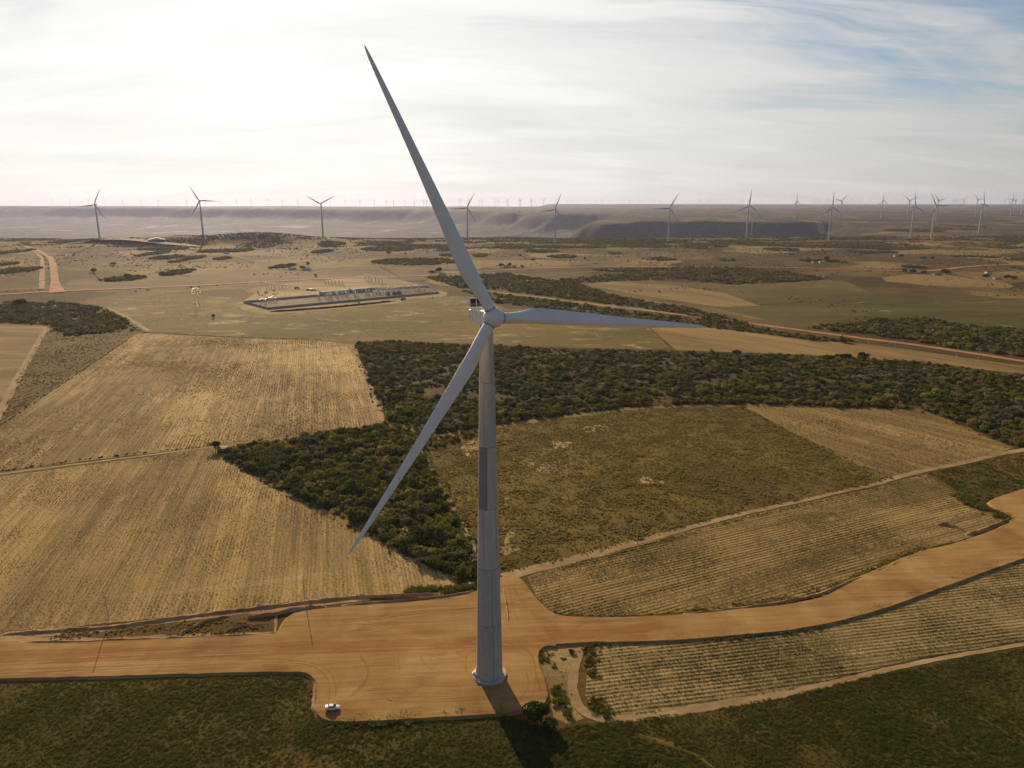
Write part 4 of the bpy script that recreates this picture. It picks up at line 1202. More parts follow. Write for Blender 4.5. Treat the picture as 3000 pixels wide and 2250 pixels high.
# thickets dotted over the plain: ellipses read off the photograph
cl = []
for conv, lst in ((ZA, [(40, 530, 70, 22), (20, 610, 60, 14), (90, 650, 120, 22), (800, 702, 120, 18), (1150, 660, 80, 22), (990, 540, 60, 18), (1080, 565, 90, 14), (1150, 590, 50, 8), (1250, 568, 50, 14), (1050, 510, 160, 8), (1420, 525, 130, 12), (1560, 520, 70, 12),
                        (1440, 572, 50, 8), (2090, 525, 60, 12), (40, 880, 45, 18), (1800, 625, 30, 12), (1870, 618, 30, 14), (500, 470, 200, 5), (1800, 450, 200, 14), (1500, 430, 200, 8), (900, 436, 240, 6), (2150, 480, 90, 8)]),
                  (ZB, [(480, 590, 290, 22), (300, 508, 170, 14), (330, 480, 150, 8), (570, 486, 220, 8), (660, 513, 40, 7), (720, 545, 80, 10), (900, 548, 50, 10), (1300, 522, 110, 9), (1430, 557, 95, 10), (1400, 495, 140, 8), (1600, 495, 70, 8), (1960, 485, 170, 14), (2060, 575, 110, 8), (1770, 537, 45, 4),
                        (1130, 495, 140, 8), (1650, 465, 300, 7), (2050, 463, 200, 6)]),
                  (ZC, [(80, 497, 80, 8), (240, 492, 40, 7), (640, 515, 110, 9), (460, 480, 120, 8), (1140, 490, 240, 14), (1400, 505, 200, 7), (1180, 527, 110, 8), (1320, 527, 70, 7), (820, 585, 50, 8), (1000, 592, 60, 9), (290, 582, 50, 6), (2080, 500, 110, 8), (1830, 555, 100, 4), (2000, 560, 80, 4), (2160, 575, 80, 5), (1500, 625, 70, 8),
                        (1010, 440, 200, 10), (1500, 390, 180, 10), (1750, 380, 160, 5), (1850, 360, 90, 6), (300, 465, 140, 6), (2190, 635, 30, 8)])):
    for cx_, cy_, rx, ry in lst:
        a = PT(*conv(cx_ - rx, cy_)); b = PT(*conv(cx_ + rx, cy_)); c = PT(*conv(cx_, cy_ - ry)); d = PT(*conv(cx_, cy_ + ry))
        ctr, hw, hd = (a + b) / 2, abs(b[0] - a[0]) / 2, abs(c[1] - d[1]) / 2
        ctr[1] = (c[1] + d[1]) / 2
        n = int(min(700, hw * hd * 3.14 * 0.03))
        ang = rng.uniform(0, 6.283, n); q = np.sqrt(rng.uniform(0, 1, n))
        X, Y = ctr[0] + np.cos(ang) * q * hw, ctr[1] + np.sin(ang) * q * hd
        k = vnoise(X / 25, Y / 18, 3) > 0.30
        cl += [(x, y, s) for x, y, s in zip(X[k], Y[k], rng.uniform(0.8, 1.8, k.sum()))]
# thin scatter and hedgerows
n = 15000
dd, aa = np.sqrt(rng.uniform(1050 ** 2, 2900 ** 2, n)), rng.uniform(R(-40), R(40), n)
X, Y = dd * np.sin(aa), dd * np.cos(aa)
k = vnoise(X / 160 + 4, Y / 160, 4) + (dd - 2300) / 6000 > 0.53 + rng.normal(0, 0.04, n)
for p in wood_polys.values(): k &= ~inside(p, X, Y)
k &= ~inside(yard, X, Y)
cl += [(x, y, s) for x, y, s in zip(X[k], Y[k], rng.uniform(0.25, 0.85, k.sum()))]
n = 42000
dd, aa = rng.uniform(2350, 2960, n), rng.uniform(R(-42), R(42), n)
X, Y = dd * np.tan(aa), dd
k = vnoise(X / 120 + 40, Y / 60, 4) + (dd - 2350) / 3000 > 0.57
cl += [(x, y, s) for x, y, s in zip(X[k], Y[k], rng.uniform(0.6, 1.3, k.sum()))]
hedges = [(ZA, [(380, 622), (1000, 618), (1700, 598)]), (ZA, [(360, 548), (1000, 545)]), (ZA, [(600, 660), (660, 720)]), (ZA, [(1060, 640), (1230, 690)]), (ZA, [(900, 690), (1100, 640)]),
          (ZB, [(0, 628), (190, 628)]), (ZB, [(250, 620), (380, 690)]), (ZC, [(230, 882), (900, 850), (1300, 870), (1800, 845), (2212, 830)]), (ZC, [(0, 575), (800, 565)]), (ZC, [(1400, 780), (1850, 805)]), (ZC, [(1850, 950), (2212, 932)]),
          (ZD, [(820, -5), (470, 230), (200, 410), (0, 545)]), (ZD, [(-20, 845), (500, 770), (1000, 715), (1320, 680)]), (ZF, [(380, 435), (700, 590), (1350, 890)]), (ZB, [(0, 545), (700, 560)]), (ZC, [(1000, 660), (1500, 650)]), (ZA, [(900, 1045), (1500, 1078), (2100, 1095)]), (ZB, [(1280, 700), (1700, 650)])]
for conv, L in hedges:
    L = densify(np.array([PT(*conv(*p))[:2] for p in L]), 2.0, 0, False)
    k = rng.random(len(L)) < 0.9
    L = L[k] + rng.normal(0, 0.6, (k.sum(), 2))
    cl += [(x, y, s) for (x, y), s in zip(L, rng.uniform(0.14, 0.36, len(L)))]
C = np.array(cl)
scatter('thickets', np.stack([C[:, 0], C[:, 1], terrain(C[:, 0], C[:, 1]) - 0.2], 1), C[:, 2], FAR_D + FAR_O, 'dark thickets and hedgerow shrubs dotted over the far plain')

# lone trees
def tree(label, base, h, wd, group=None, seed=0, m=None):
    """a tree: tapered trunk with limbs, crown of leaf clumps"""
    h_big = seed < 5
    r = random.Random(seed)
    root = empty('tree', base, r.uniform(0, 6.28))
    mb = MB()
    th = h * (0.45 if seed == 2 else 0.3)
    mb.tube((0, 0, -0.1), (0.1, 0, th), wd * 0.045, wd * 0.03, 7)
    for k in range(5):
        a = 6.283 * k / 5 + r.uniform(-0.3, 0.3)
        mb.tube((0.1, 0, th * r.uniform(0.6, 0.95)), (math.cos(a) * wd * 0.3, math.sin(a) * wd * 0.3, h * r.uniform(0.6, 0.8)), wd * 0.02, wd * 0.008, 5)
    mb.build('trunk', M_BARK, root)
    cm = crown_mesh('crown', m or M_TREE, 1700 if h_big else 420, wd / 2 * 0.95, wd / 2 * 0.95, h * 0.5, wd * (0.048 if h_big else 0.075), seed + 300, 9, 0.30 if seed != 2 else 0.55)
    link('crown', cm, root, (0, 0, h * 0.12))
    return tag(root, label, 'tree', group)


def copy_tree(o, parent=None):
    c = o.copy()
    COL.objects.link(c)
    c.parent = parent
    for ch in o.children:
        copy_tree(ch, c)
    return c


ZP = lambda x, y: (1340 + x / 5.53, 1850 + y / 5.53)
b_ = P(*ZP(1330, 1400), 0.1)
tree('large rounded dark green tree beside the tower shadow', b_, 6.2, 8.2, seed=1)
b_ = P(*ZD(1397, 706)); tree('small tree with bare trunk beside the earth hut', b_, 7.0, 5.2, seed=2)
for i, (conv, x, y, h, wd, lb) in enumerate([
        (ZA, 612, 660, 12, 15, 'dark round tree alone on the brown field behind the left pasture'),
        (ZA, 735, 612, 8, 14, 'low spreading tree in the brown field near the far left turbine'),
        (ZA, 145, 868, 12, 14, 'tall dark tree of the farmyard at the left edge'),
        (ZA, 112, 872, 10, 10, 'second dark tree of the farmyard at the left edge'),
        (ZA, 1383, 955, 7, 6, 'small dark tree alone in the pasture right of the lattice tower'),
        (ZA, 830, 690, 9, 12, 'tallest tree of the thicket in the field left of the lattice tower'),
        (ZA, 1998, 625, 16, 9, 'tall narrow tree beside the farm in front of the third turbine'),
        (ZA, 1965, 640, 11, 13, 'round tree beside the farm in front of the third turbine'),
        (ZA, 2045, 685, 7, 9, 'small round tree by the red road behind the substation'),
        (ZB, 633, 660, 15, 16, 'big tree behind the white roadside house'),
        (ZB, 585, 668, 9, 14, 'wide low tree left of the white roadside house'),
        (ZB, 1035, 625, 12, 15, 'tree at the farm right of the upper blade'),
        (ZB, 1090, 620, 11, 10, 'slender tree behind the farm right of the upper blade'),
        (ZB, 1168, 628, 7, 9, 'small tree right of the farm beside the upper blade'),
        (ZB, 305, 537, 8, 11, 'round tree on the plain left of the upper blade'),
        (ZB, 415, 542, 7, 6, 'tiny tree on the plain left of the upper blade'),
        (ZB, 1245, 583, 7, 11, 'low round tree alone right of the upper blade'),
        (ZB, 1158, 553, 7, 8, 'small tree alone beyond the farm right of the upper blade'),
        (ZB, 1578, 575, 7, 9, 'small round tree alone on the middle plain'),
        (ZC, 708, 554, 9, 10, 'dark round tree alone on the plain under the right hand turbines'),
        (ZC, 908, 522, 7, 9, 'tiny tree alone in front of the pale track'),
        (ZC, 935, 588, 17, 14, 'tall loose tree behind the white walled farm'),
        (ZC, 878, 592, 10, 14, 'round dark tree at the white walled farm'),
        (ZC, 815, 590, 9, 12, 'round tree left of the white walled farm'),
        (ZC, 1415, 558, 8, 15, 'broad dark tree beside a small white house on the right'),
        (ZC, 1557, 570, 7, 15, 'left one of two broad trees on the right plain'),
        (ZC, 1620, 570, 8, 11, 'right one of two broad trees on the right plain'),
        (ZC, 1708, 672, 14, 20, 'large grey green tree beside the low house on the right'),
        (ZC, 1440, 660, 10, 14, 'left tree of the dark clump beside the red road'),
        (ZC, 1490, 665, 11, 16, 'middle tree of the dark clump beside the red road'),
        (ZC, 1560, 668, 8, 12, 'right tree of the dark clump beside the red road'),
        (ZC, 1970, 696, 11, 13, 'dark round tree at the farm on the right edge, left of its white shed'),
        (ZC, 2100, 700, 10, 12, 'dark round tree at the farm on the right edge, right of its white shed'),
        (ZC, 2150, 703, 8, 12, 'small tree at the far right of the right edge farm'),
        (ZC, 585, 477, 9, 9, 'small tree on the rim beside the right turbines'),
        (ZC, 1135, 480, 9, 10, 'tree standing out of the thicket on the right plain'),
        (ZF, 355, 85, 6, 9, 'dark tree standing up at the back edge of the shrubland'),
        (ZF, 1157, 108, 7, 11, 'dark rounded tree at the back edge of the shrubland, rightmost'),
        (ZF, 1055, 115, 7, 12, 'broad dark tree at the back edge of the shrubland, middle'),
        (ZE, 595, 858, 2.6, 3.2, 'tiny dark shrubby tree beside the rutted track')]):
    b = PT(*conv(x, y))
    t_ = tree(lb, b, h, wd, 'lone trees of the plain', 10 + i)
for i, (x, y, h, wd, lb) in enumerate([(1860, 280, 1.8, 2.6, 'small dark bush at the corner of the sandy triangle'), (1600, 1100, 2.2, 3.2, 'brown bush between the big tree and the looping track'), (1790, 1280, 1.8, 2.8, 'grey green bush beside the bend of the looping track'), (1560, 930, 1.5, 2.4, 'low brown bush above the big tree')]):
    b = P(*ZP(x, y + 60))
    o = link('bush', (SH_D if i in (0, 2) else SH_O)[i % 3], None, (b[0], b[1], 0), (0, 0, i), (wd / 5, wd / 5, h / 4))
    tag(o, lb, 'bush', 'bushes around the sandy triangle')

# ------------------------------------------------------------------ the wind turbine
TB = P(1057.5 * 1.35624, 1457 * 1.35624, ZR)
YAW, TILT, AZ0, ROT_R, HUB_H = 0.423, 0.094, -0.416, 77.3, 120.1
turb = empty('wind_turbine', tuple(TB), YAW)
tag(turb, 'huge white wind turbine on a grey concrete tower standing on the dirt pad', 'wind turbine')
ZB0 = -ZR            # section heights were measured from the field level
RT = [(0.0, 4.36), (20.0, 3.94), (40.0, 3.52), (60.0, 3.12), (80.0, 2.72), (100.0, 2.32), (117.2, 1.85)]
ft = MB().lathe([(5.6, 0.0), (5.6, 0.42), (5.45, 0.5), (4.2, 0.5)], 48)
ft.build('foundation_ring', M_CONC_PALE, turb)
seams = [(5, 22), (5, 17), (5, -23), (4, -4), (4, -22), (3, 33)]
for k in range(6):
    (z0, r0), (z1, r1) = RT[k], RT[k + 1]
    if k == 0: z0 = 0.45
    core = MB().lathe([(r0 - 0.14, z0), (r1 - 0.14, z1)], 40).build('tower_section', M_SEAM, turb)
    np_, off = seams[k]
    for j in range(np_):
        gap = 0.06 / r0
        a0 = R(off - 90) - YAW + 2 * math.pi * (j - 1) / np_ + gap
        a1 = a0 + 2 * math.pi / np_ - 2 * gap
        ns = 12
        outer, inner = [], []
        for zz, r in ((z0 + 0.08, r0), (z1 - 0.06, r1)):
            outer.append([(r * math.cos(a0 + (a1 - a0) * i / ns), r * math.sin(a0 + (a1 - a0) * i / ns), zz) for i in range(ns + 1)])
            inner.append([((r - 0.2) * math.cos(a0 + (a1 - a0) * i / ns), (r - 0.2) * math.sin(a0 + (a1 - a0) * i / ns), zz) for i in range(ns + 1)])
        vs = outer[0] + outer[1] + inner[0] + inner[1]
        N = ns + 1
        fs = [(i, i + 1, N + i + 1, N + i) for i in range(ns)] + [(N + i, N + i + 1, 3 * N + i + 1, 3 * N + i) for i in range(ns)] + [(i, 2 * N + i, 2 * N + i + 1, i + 1) for i in range(ns)]
        fs += [(0, N, 3 * N, 2 * N), (ns, 2 * N + ns, 3 * N + ns, N + ns)]
        dark = (k == 3 and j == 0)
        p = MB().add(vs, fs).build('concrete_panel', M_CONC_DARK if dark else M_CONCS[k], core, smooth=True)
        if dark: p['label'] = 'darker stained concrete panel'
MB().lathe([(1.85, 117.2), (1.95, 117.5), (1.75, 118.6)], 32).build('yaw_ring', M_WHITE, turb)
# access cabinet and door steps at the foot
da = R(180) - YAW
dr = MB().box((0, 0, 1.7), (0.12, 1.1, 2.2))
d_ = dr.build('door', M_WHITE, turb, (4.36 * math.cos(da), 4.36 * math.sin(da), 0.5 - 0.3), (0, 0, da))
st = MB()
for i in range(4): st.box((0.35 + i * 0.3, 0, 0.85 - 0.2 * i - 0.1), (0.3, 1.2, 0.2))
st.build('steps', M_STEEL, turb, (4.36 * math.cos(da), 4.36 * math.sin(da), 0.5), (0, 0, da))

OVER = 5.586
hub_c = Vector((0, -math.cos(TILT) * OVER, HUB_H - ZR + math.sin(TILT) * OVER))
M_head = Matrix.Translation(hub_c) @ Matrix.Rotation(-TILT, 4, 'X')


def head_part(mb, name, m, parent=turb, smooth=False, mtx=None):
    o = mb.build(name, m, parent, smooth=smooth)
    o.matrix_local = M_head if mtx is None else mtx
    return o


# hub: a rounded spinner turned round the rotor axis
prof = [(0.0, -3.15), (0.9, -3.08), (1.7, -2.75), (2.35, -2.1), (2.72, -1.2), (2.85, -0.2), (2.85, 0.9), (2.7, 1.6), (2.45, 1.75), (0.0, 1.76)]
hb_ = MB().rings([[(max(r, 0.02) * math.cos(2 * math.pi * i / 36), y, max(r, 0.02) * math.sin(2 * math.pi * i / 36)) for i in range(36)] for r, y in prof])
hub = head_part(hb_, 'hub', M_BLADE, smooth=True)
for k in range(3):
    a = AZ0 + k * 2 * math.pi / 3
    for off, ln in ((0.62, 1.5), (-0.62, 1.5)):
        mb = MB()
        pts = []
        for i in range(6):
            y = -1.9 + ln * i / 5
            b = a + off
            rr_ = float(np.interp(y, [p[1] for p in prof], [p[0] for p in prof])) + 0.012
            pts.append((rr_ * math.sin(b), y, rr_ * math.cos(b)))
        for p, q in zip(pts, pts[1:]): mb.tube(p, q, 0.035, n=4)
        mb.build('panel_seam', M_SEAM, hub)

# nacelle
def rbox(mb, x0, x1, y0, y1, z0, z1, c=0.35, t0=1.0):
    """box along y with bevelled long edges"""
    def ring(y, s):
        xm, zm = (x0 + x1) / 2, (z0 + z1) / 2
        X0, X1, Z0, Z1 = xm + (x0 - xm) * s, xm + (x1 - xm) * s, zm + (z0 - zm) * s, zm + (z1 - zm) * s
        return [(X0 + c, y, Z0), (X1 - c, y, Z0), (X1, y, Z0 + c), (X1, y, Z1 - c), (X1 - c, y, Z1), (X0 + c, y, Z1), (X0, y, Z1 - c), (X0, y, Z0 + c)]
    return mb.rings([ring(y0, t0), ring(y0 + 0.4, 1.0), ring(y1 - 0.15, 1.0), ring(y1, 0.97)])


nac = head_part(rbox(MB(), -2.05, 2.05, 1.85, 14.6, -1.95, 2.0, 0.28, 0.92), 'nacelle', M_WHITE)
def npart(mb, name, m, parent=nac): return mb.build(name, m, parent)
npart(MB().box((-2.07, 13.6, -0.1), (0.06, 0.35, 0.75)), 'side_vent', M_BLACK)
npart(MB().box((0, 4.6, 2.06), (2.6, 3.2, 0.14)), 'roof_hatch', M_WHITE)
npart(MB().box((-1.2, 7.8, 2.12), (0.9, 1.8, 0.22)), 'roof_hatch', M_WHITE)
for y in (5.0, 8.0, 11.2):
    npart(MB().box((-2.065, y, 0), (0.035, 0.05, 3.3)), 'panel_seam', M_SEAM)
rl = MB()
for x in (-1.85, 1.85):
    rl.tube((x, 2.6, 2.5), (x, 12.4, 2.5), 0.03, n=5)
    for y in np.linspace(2.6, 12.4, 7): rl.tube((x, y, 2.0), (x, y, 2.5), 0.025, n=5)
npart(rl, 'handrail', M_WHITE)
# cooler standing on the rear roof edge
cool = head_part(MB().box((0, 13.3, 2.18), (4.2, 0.55, 0.28)), 'cooler', M_WHITE)
fr = MB()
for x in (-2.05, 0.0, 2.05): fr.box((x, 13.3, 3.72), (0.17, 0.42, 2.8))
fr.box((0, 13.3, 5.2), (4.27, 0.42, 0.16)); fr.box((0, 13.3, 2.50), (3.9, 0.36, 0.10))
npart(fr, 'cooler_frame', M_WHITE, cool)
for x in (-1.03, 1.03):
    npart(MB().box((x, 13.3, 3.85), (1.86, 0.16, 2.5)), 'cooler_mesh', M_BLACK, cool)
    sl = MB()
    for zz in (2.78, 3.2, 3.5): sl.box((x, 13.19, zz), (1.82, 0.05, 0.06))
    for dx in (-0.6, -0.2, 0.2, 0.6): sl.tube((x + dx, 13.17, 3.2), (x + dx + 0.2, 13.17, 3.5), 0.03, n=4)
    npart(sl, 'cooler_bars', M_STEEL, cool)
npart(MB().tube((1.5, 13.3, 5.2), (1.5, 13.3, 6.6), 0.04, n=6).tube((1.2, 13.3, 6.4), (1.8, 13.3, 6.4), 0.03, n=5), 'wind_vane', M_STEEL, cool)

ST = [(0.032, 3.2, 1.00, 13), (0.06, 3.2, 0.98, 13), (0.10, 3.45, 0.80, 12.5), (0.14, 4.1, 0.55, 11.5), (0.18, 4.6, 0.40, 10.5), (0.22, 4.65, 0.33, 9.5), (0.28, 4.35, 0.28, 8), (0.36, 3.9, 0.25, 6.4), (0.45, 3.4, 0.23, 5),
      (0.55, 2.9, 0.21, 3.6), (0.65, 2.42, 0.2, 2.4), (0.75, 2.0, 0.19, 1.4), (0.84, 1.62, 0.18, .6), (0.91, 1.3, 0.18, 0), (0.96, 0.95, 0.18, 0), (0.985, 0.58, 0.18, 0), (0.997, 0.25, 0.2, 0), (1.0, 0.06, 0.3, 0)]


def blade_mb(Rr, bend=2.1, scale=1.0, nsec=20, stations=ST):
    rings = []
    for f, c, th, tw in stations:
        c = c * scale
        circ = max(0.0, min(1.0, (0.16 - f) / 0.10))
        le = c * (0.5 * circ + 0.27 * (1 - circ))
        t_ = R(tw)
        ring = []
        for i in range(nsec):
            a = 2 * math.pi * i / nsec
            u = (1 - math.cos(a)) / 2                  # 0 leading .. 1 trailing
            x = le - u * c
            h_air = th * c * 0.5 * (math.sin(a)) * (1.0 - u) ** 0.55 * 1.55
            h_cir = 0.5 * c * math.sin(a)
            y = circ * h_cir + (1 - circ) * h_air
            ring.append((x * math.cos(t_) + y * math.sin(t_), -x * math.sin(t_) + y * math.cos(t_) + bend * f ** 2.6, f * Rr))
        rings.append(ring)
    return MB().rings(rings)


for k in range(3):
    bm_ = M_head @ Matrix.Rotation(AZ0 + k * 2 * math.pi / 3, 4, 'Y')
    b = blade_mb(ROT_R).build('blade', M_BLADE, turb, smooth=True)
    b.matrix_local = bm_
    b['label'] = ['blade pointing up to the left', 'blade pointing right', 'blade pointing down to the left'][k]
    rs = MB().lathe([(1.62, 2.45), (1.68, 2.5), (1.68, 2.60), (1.62, 2.62)], 32).lathe([(1.62, 2.80), (1.65, 2.82), (1.65, 2.88), (1.62, 2.9)], 32)
    rs.build('root_seal', M_SEAM, b)
    MB().lathe([(2.0, 1.7), (1.95, 2.3), (1.72, 2.47)], 32).build('root_collar', M_BLADE, b, smooth=True)

# ------------------------------------------------------------------ the other turbines
M_TUR = plain('far_turbine_paint', (0.52, 0.50, 0.49), 0.7, 0.05, 0.05)
ST2 = [ST[i] for i in (0, 2, 4, 6, 8, 10, 12, 14, 17)]
g_tower = MB().lathe([(3.6, -2), (3.3, 20), (2.9, 50), (2.4, 85), (1.75, 117.5)], 16).mesh('tower', M_TUR, True)
g_nac = rbox(MB(), -2.0, 2.0, 1.7, 13.6, -1.9, 1.9, 0.3, 0.92).mesh('nacelle', M_TUR)
g_cool = MB().box((0, 12.6, 3.2), (4.0, 0.3, 2.4)).mesh('cooler', M_BLACK)
g_hub = MB().rings([[(max(r, .02) * math.cos(2 * math.pi * i / 16), y, max(r, .02) * math.sin(2 * math.pi * i / 16)) for i in range(16)] for r, y in prof]).mesh('hub', M_TUR, True)
g_blade = blade_mb(61.0, 1.6, 1.05, 10, ST2).mesh('blade', M_TUR, True)


def far_turbine(label, px, dist, yaw, azi, group):
    xy = az_pt(px, dist)
    root = empty('wind_turbine', (xy[0], xy[1], gz(*xy)), yaw)
    link('tower', g_tower, root)
    mh = Matrix.Translation((0, -5.4, 120.0)) @ Matrix.Rotation(-0.09, 4, 'X')
    for nm, g in (('nacelle', g_nac), ('cooler', g_cool), ('hub', g_hub)):
        link(nm, g, root).matrix_local = mh
    for k in range(3):
        link('blade', g_blade, root).matrix_local = mh @ Matrix.Rotation(azi + k * 2.0944, 4, 'Y')
    return tag(root, label, 'wind turbine', group)


G1 = 'wind turbines along the plateau rim'
G2 = 'wind turbines beyond the gorge'
D2 = math.degrees
for lb, px, dist, yaw, azi, g in [
        ('leftmost of the large turbines on the rim, one blade pointing level to the left', 284, 2560, 0.0, 0.42, G1),
        ('turbine on the low hill behind the long shed', 590, 2600, 0.25, -0.50, G1),
        ('turbine with two blades raised in a wide V, third hidden by its tower', 943, 2720, 0.15, 1.05, G1),
        ('turbine half hidden behind the raised blade of the great turbine', 1369, 2700, -0.1, 0.48, G1),
        ('rim turbine standing first to the right of the raised blade', 1627, 2640, -0.25, 0.36, G1),
        ('rim turbine in front of the pale gorge wall, with level left blade', 1961, 2660, -0.2, 0.50, G1),
        ('rim turbine before the dark gorge wall with another turbine right behind it', 2191, 2790, 0.2, 0.13, G1),
        ('rim turbine before the right end of the dark gorge wall, one blade straight up', 2434, 2760, 0.3, 0.05, G1),
        ('near turbine beside the whitish track, one blade leaning slightly left', 2675, 2790, 0.4, -0.12, G1),
        ('near turbine left of the reddish service track with two raised blades', 2736, 2900, 0.2, -0.52, G1),
        ('near turbine farthest right above the reddish service track', 2874, 3150, 0.45, -0.13, G1),
        ('turbine standing right behind the one before the dark gorge wall', 2205, 4450, 0.1, 1.75, G2),
        ('turbine alone on the plain above the dark gorge wall', 2329, 4650, 0.5, 0.0, G2),
        ('turbine beyond the right end of the gorge with one blade slanting right', 2460, 4950, 0.1, 0.78, G2),
        ('distant turbine above the pale track, with one blade straight up and two spread low', 2581, 5000, 0.3, 0.0, G2),
        ('distant turbine with two blades raised in a V on the right plain', 2658, 4950, 0.2, -0.98, G2),
        ('distant turbine hidden partly behind the near turbine with two raised blades', 2742, 4700, 0.3, -0.75, G2),
        ('distant turbine with blades at left up and right on the right plain', 2856, 5450, 0.3, -0.70, G2),
        ('left one of the pair of distant turbines near the right edge', 2958, 5650, 0.5, -0.15, G2),
        ('right one of the pair of distant turbines near the right edge', 2967, 6300, 0.9, 0.3, G2),
        ('distant turbine standing last at the extreme right edge', 2989, 6200, 0.5, 0.1, G2)]:
    far_turbine(lb, px, dist, yaw, azi, g)

tiny = []
for v in range(8):
    mb = MB()
    mb.lathe([(2.5, -3), (2.1, 60), (1.5, 118)], 8)
    rbox(mb, -2, 2, -2, 12, 118, 122, 0.4)
    g = blade_mb(58, 1.5, 0.9, 6, [ST[i] for i in (0, 3, 6, 10, 14, 17)])
    for k in range(3):
        m4 = Matrix.Translation((0, -4, 120)) @ Matrix.Rotation(0.26 * v + 0.1 + k * 2.0944, 4, 'Y')
        mb.add([m4 @ Vector(p) for p in g.v], g.f)
    tiny.append(mb.mesh('distant_wind_turbine', M_TUR))


def tiny_turbine(i, px, dist, label, group):
    xy = az_pt(px, dist)
    o = link('wind_turbine', tiny[(i * 5) % 8], None, (xy[0], xy[1], gz(*xy)), (0, 0, rng.uniform(-0.3, 0.8)))
    tag(o, label, 'wind turbine', group)


i = 0
for x in (352, 472, 587, 697, 808, 925, 1037, 1220, 1340, 1440, 1540, 1637, 1738, 1840, 1938, 2145):
    px = x / 2.212
    tiny_turbine(i, px, float(np.interp(px, [0, 350, 700, 1000], [13700, 13300, 12400, 11600])) + rng.uniform(0, 500), 'tiny hazy turbine in the even row on the far plateau edge at the left', 'tiny turbines on the left skyline'); i += 1
for x in (30, 127, 220, 298, 342, 415, 477, 535, 555, 628, 765, 778, 827, 897, 915, 995, 1015, 1075, 1080, 1155, 1160, 1228, 1234, 1310):
    tiny_turbine(i, 1000 + x / 2.212, 12500 + rng.uniform(-900, 1300), 'tiny hazy turbine on the far plateau skyline near the raised blade', 'tiny turbines on the middle skyline'); i += 1
for x in (1385, 1460, 1485, 1505, 1530, 1585, 1615, 1650, 1680, 1690, 1733, 1760, 1800, 1830, 1862, 1868, 1890, 1925, 1943, 1972, 1997, 2020, 2057, 2095, 2142, 2164):
    tiny_turbine(i, 1000 + x / 2.212, 17500 + rng.uniform(-1200, 3000), 'very small pale turbine in the crowd on the distant skyline', 'small turbines crowding the distant skyline'); i += 1
for x in (12, 40, 65, 96, 103, 112, 145, 155, 172, 183, 203, 243, 280, 312, 345, 372, 380, 492, 560, 608, 652, 700, 770, 845, 862, 878, 925, 940, 985, 1048, 1080, 1100, 1142, 1205, 1375, 1412, 1548, 1600):
    tiny_turbine(i, 2000 + x / 2.212, 16800 + rng.uniform(-1300, 2000), 'minute faint turbine on the skyline of the right hand plain', 'minute turbines on the right skyline'); i += 1
for x, d, lb in ((1743, 11500, 'small turbine left of a close pair on the right skyline'), (1760, 11500, 'small turbine right of a close pair on the right skyline'), (1806, 8500, 'small turbine standing alone between two larger ones on the right skyline'),
                 (2072, 12000, 'small turbine left of two near the right edge'), (2101, 9000, 'small turbine right of two near the right edge'), (420, 12500, 'small turbine just left of the rim turbine before the dark wall')):
    tiny_turbine(i, 2000 + x / 2.212, d, lb, 'small turbines on the right skyline'); i += 1

# ------------------------------------------------------------------ the car
cpt = (P(952, 2084, ZR) + P(993, 2081, ZR)) / 2 + np.array([0, 0.85, 0])
car = empty('parked_car', (cpt[0], cpt[1], ZR), 0.06)
tag(car, 'white saloon car parked at the left corner of the dirt pad', 'car')
def sec(x, w, zb, zt, r=0.12):
    return [(x, -w + r, zb), (x, w - r, zb), (x, w, zb + r), (x, w, (zb + zt) / 2), (x, w * 0.97, zt - r * 0.5), (x, w * 0.88, zt), (x, -w * 0.88, zt), (x, -w * 0.97, zt - r * 0.5), (x, -w, (zb + zt) / 2), (x, -w, zb + r)]
bd = MB().rings([sec(-2.2, 0.70, 0.45, 0.80), sec(-2.12, 0.80, 0.33, 0.98), sec(-1.7, 0.86, 0.24, 1.03), sec(-1.2, 0.87, 0.22, 1.0), sec(0.0, 0.875, 0.22, 0.96), sec(0.9, 0.87, 0.22, 0.95), sec(1.5, 0.86, 0.24, 0.88), sec(2.0, 0.80, 0.28, 0.76), sec(2.2, 0.66, 0.38, 0.62)])
body = bd.build('body', M_CARW, car, smooth=True)
gl = MB().rings([[(-1.55, -0.74, 0.99), (-1.55, 0.74, 0.99), (1.02, 0.78, 0.95), (1.02, -0.78, 0.95)], [(-0.85, -0.60, 1.40), (-0.85, 0.60, 1.40), (0.32, 0.61, 1.41), (0.32, -0.61, 1.41)]], False, False)
gl.build('windows', M_GLASS, car)
rf = MB().rings([[(-1.02, -0.60, 1.39), (-1.02, 0.60, 1.39), (0.40, 0.62, 1.39), (0.40, -0.62, 1.39)], [(-0.85, -0.52, 1.47), (-0.85, 0.52, 1.47), (0.22, 0.53, 1.48), (0.22, -0.53, 1.48)]])
rf.build('roof', M_CARW, car)
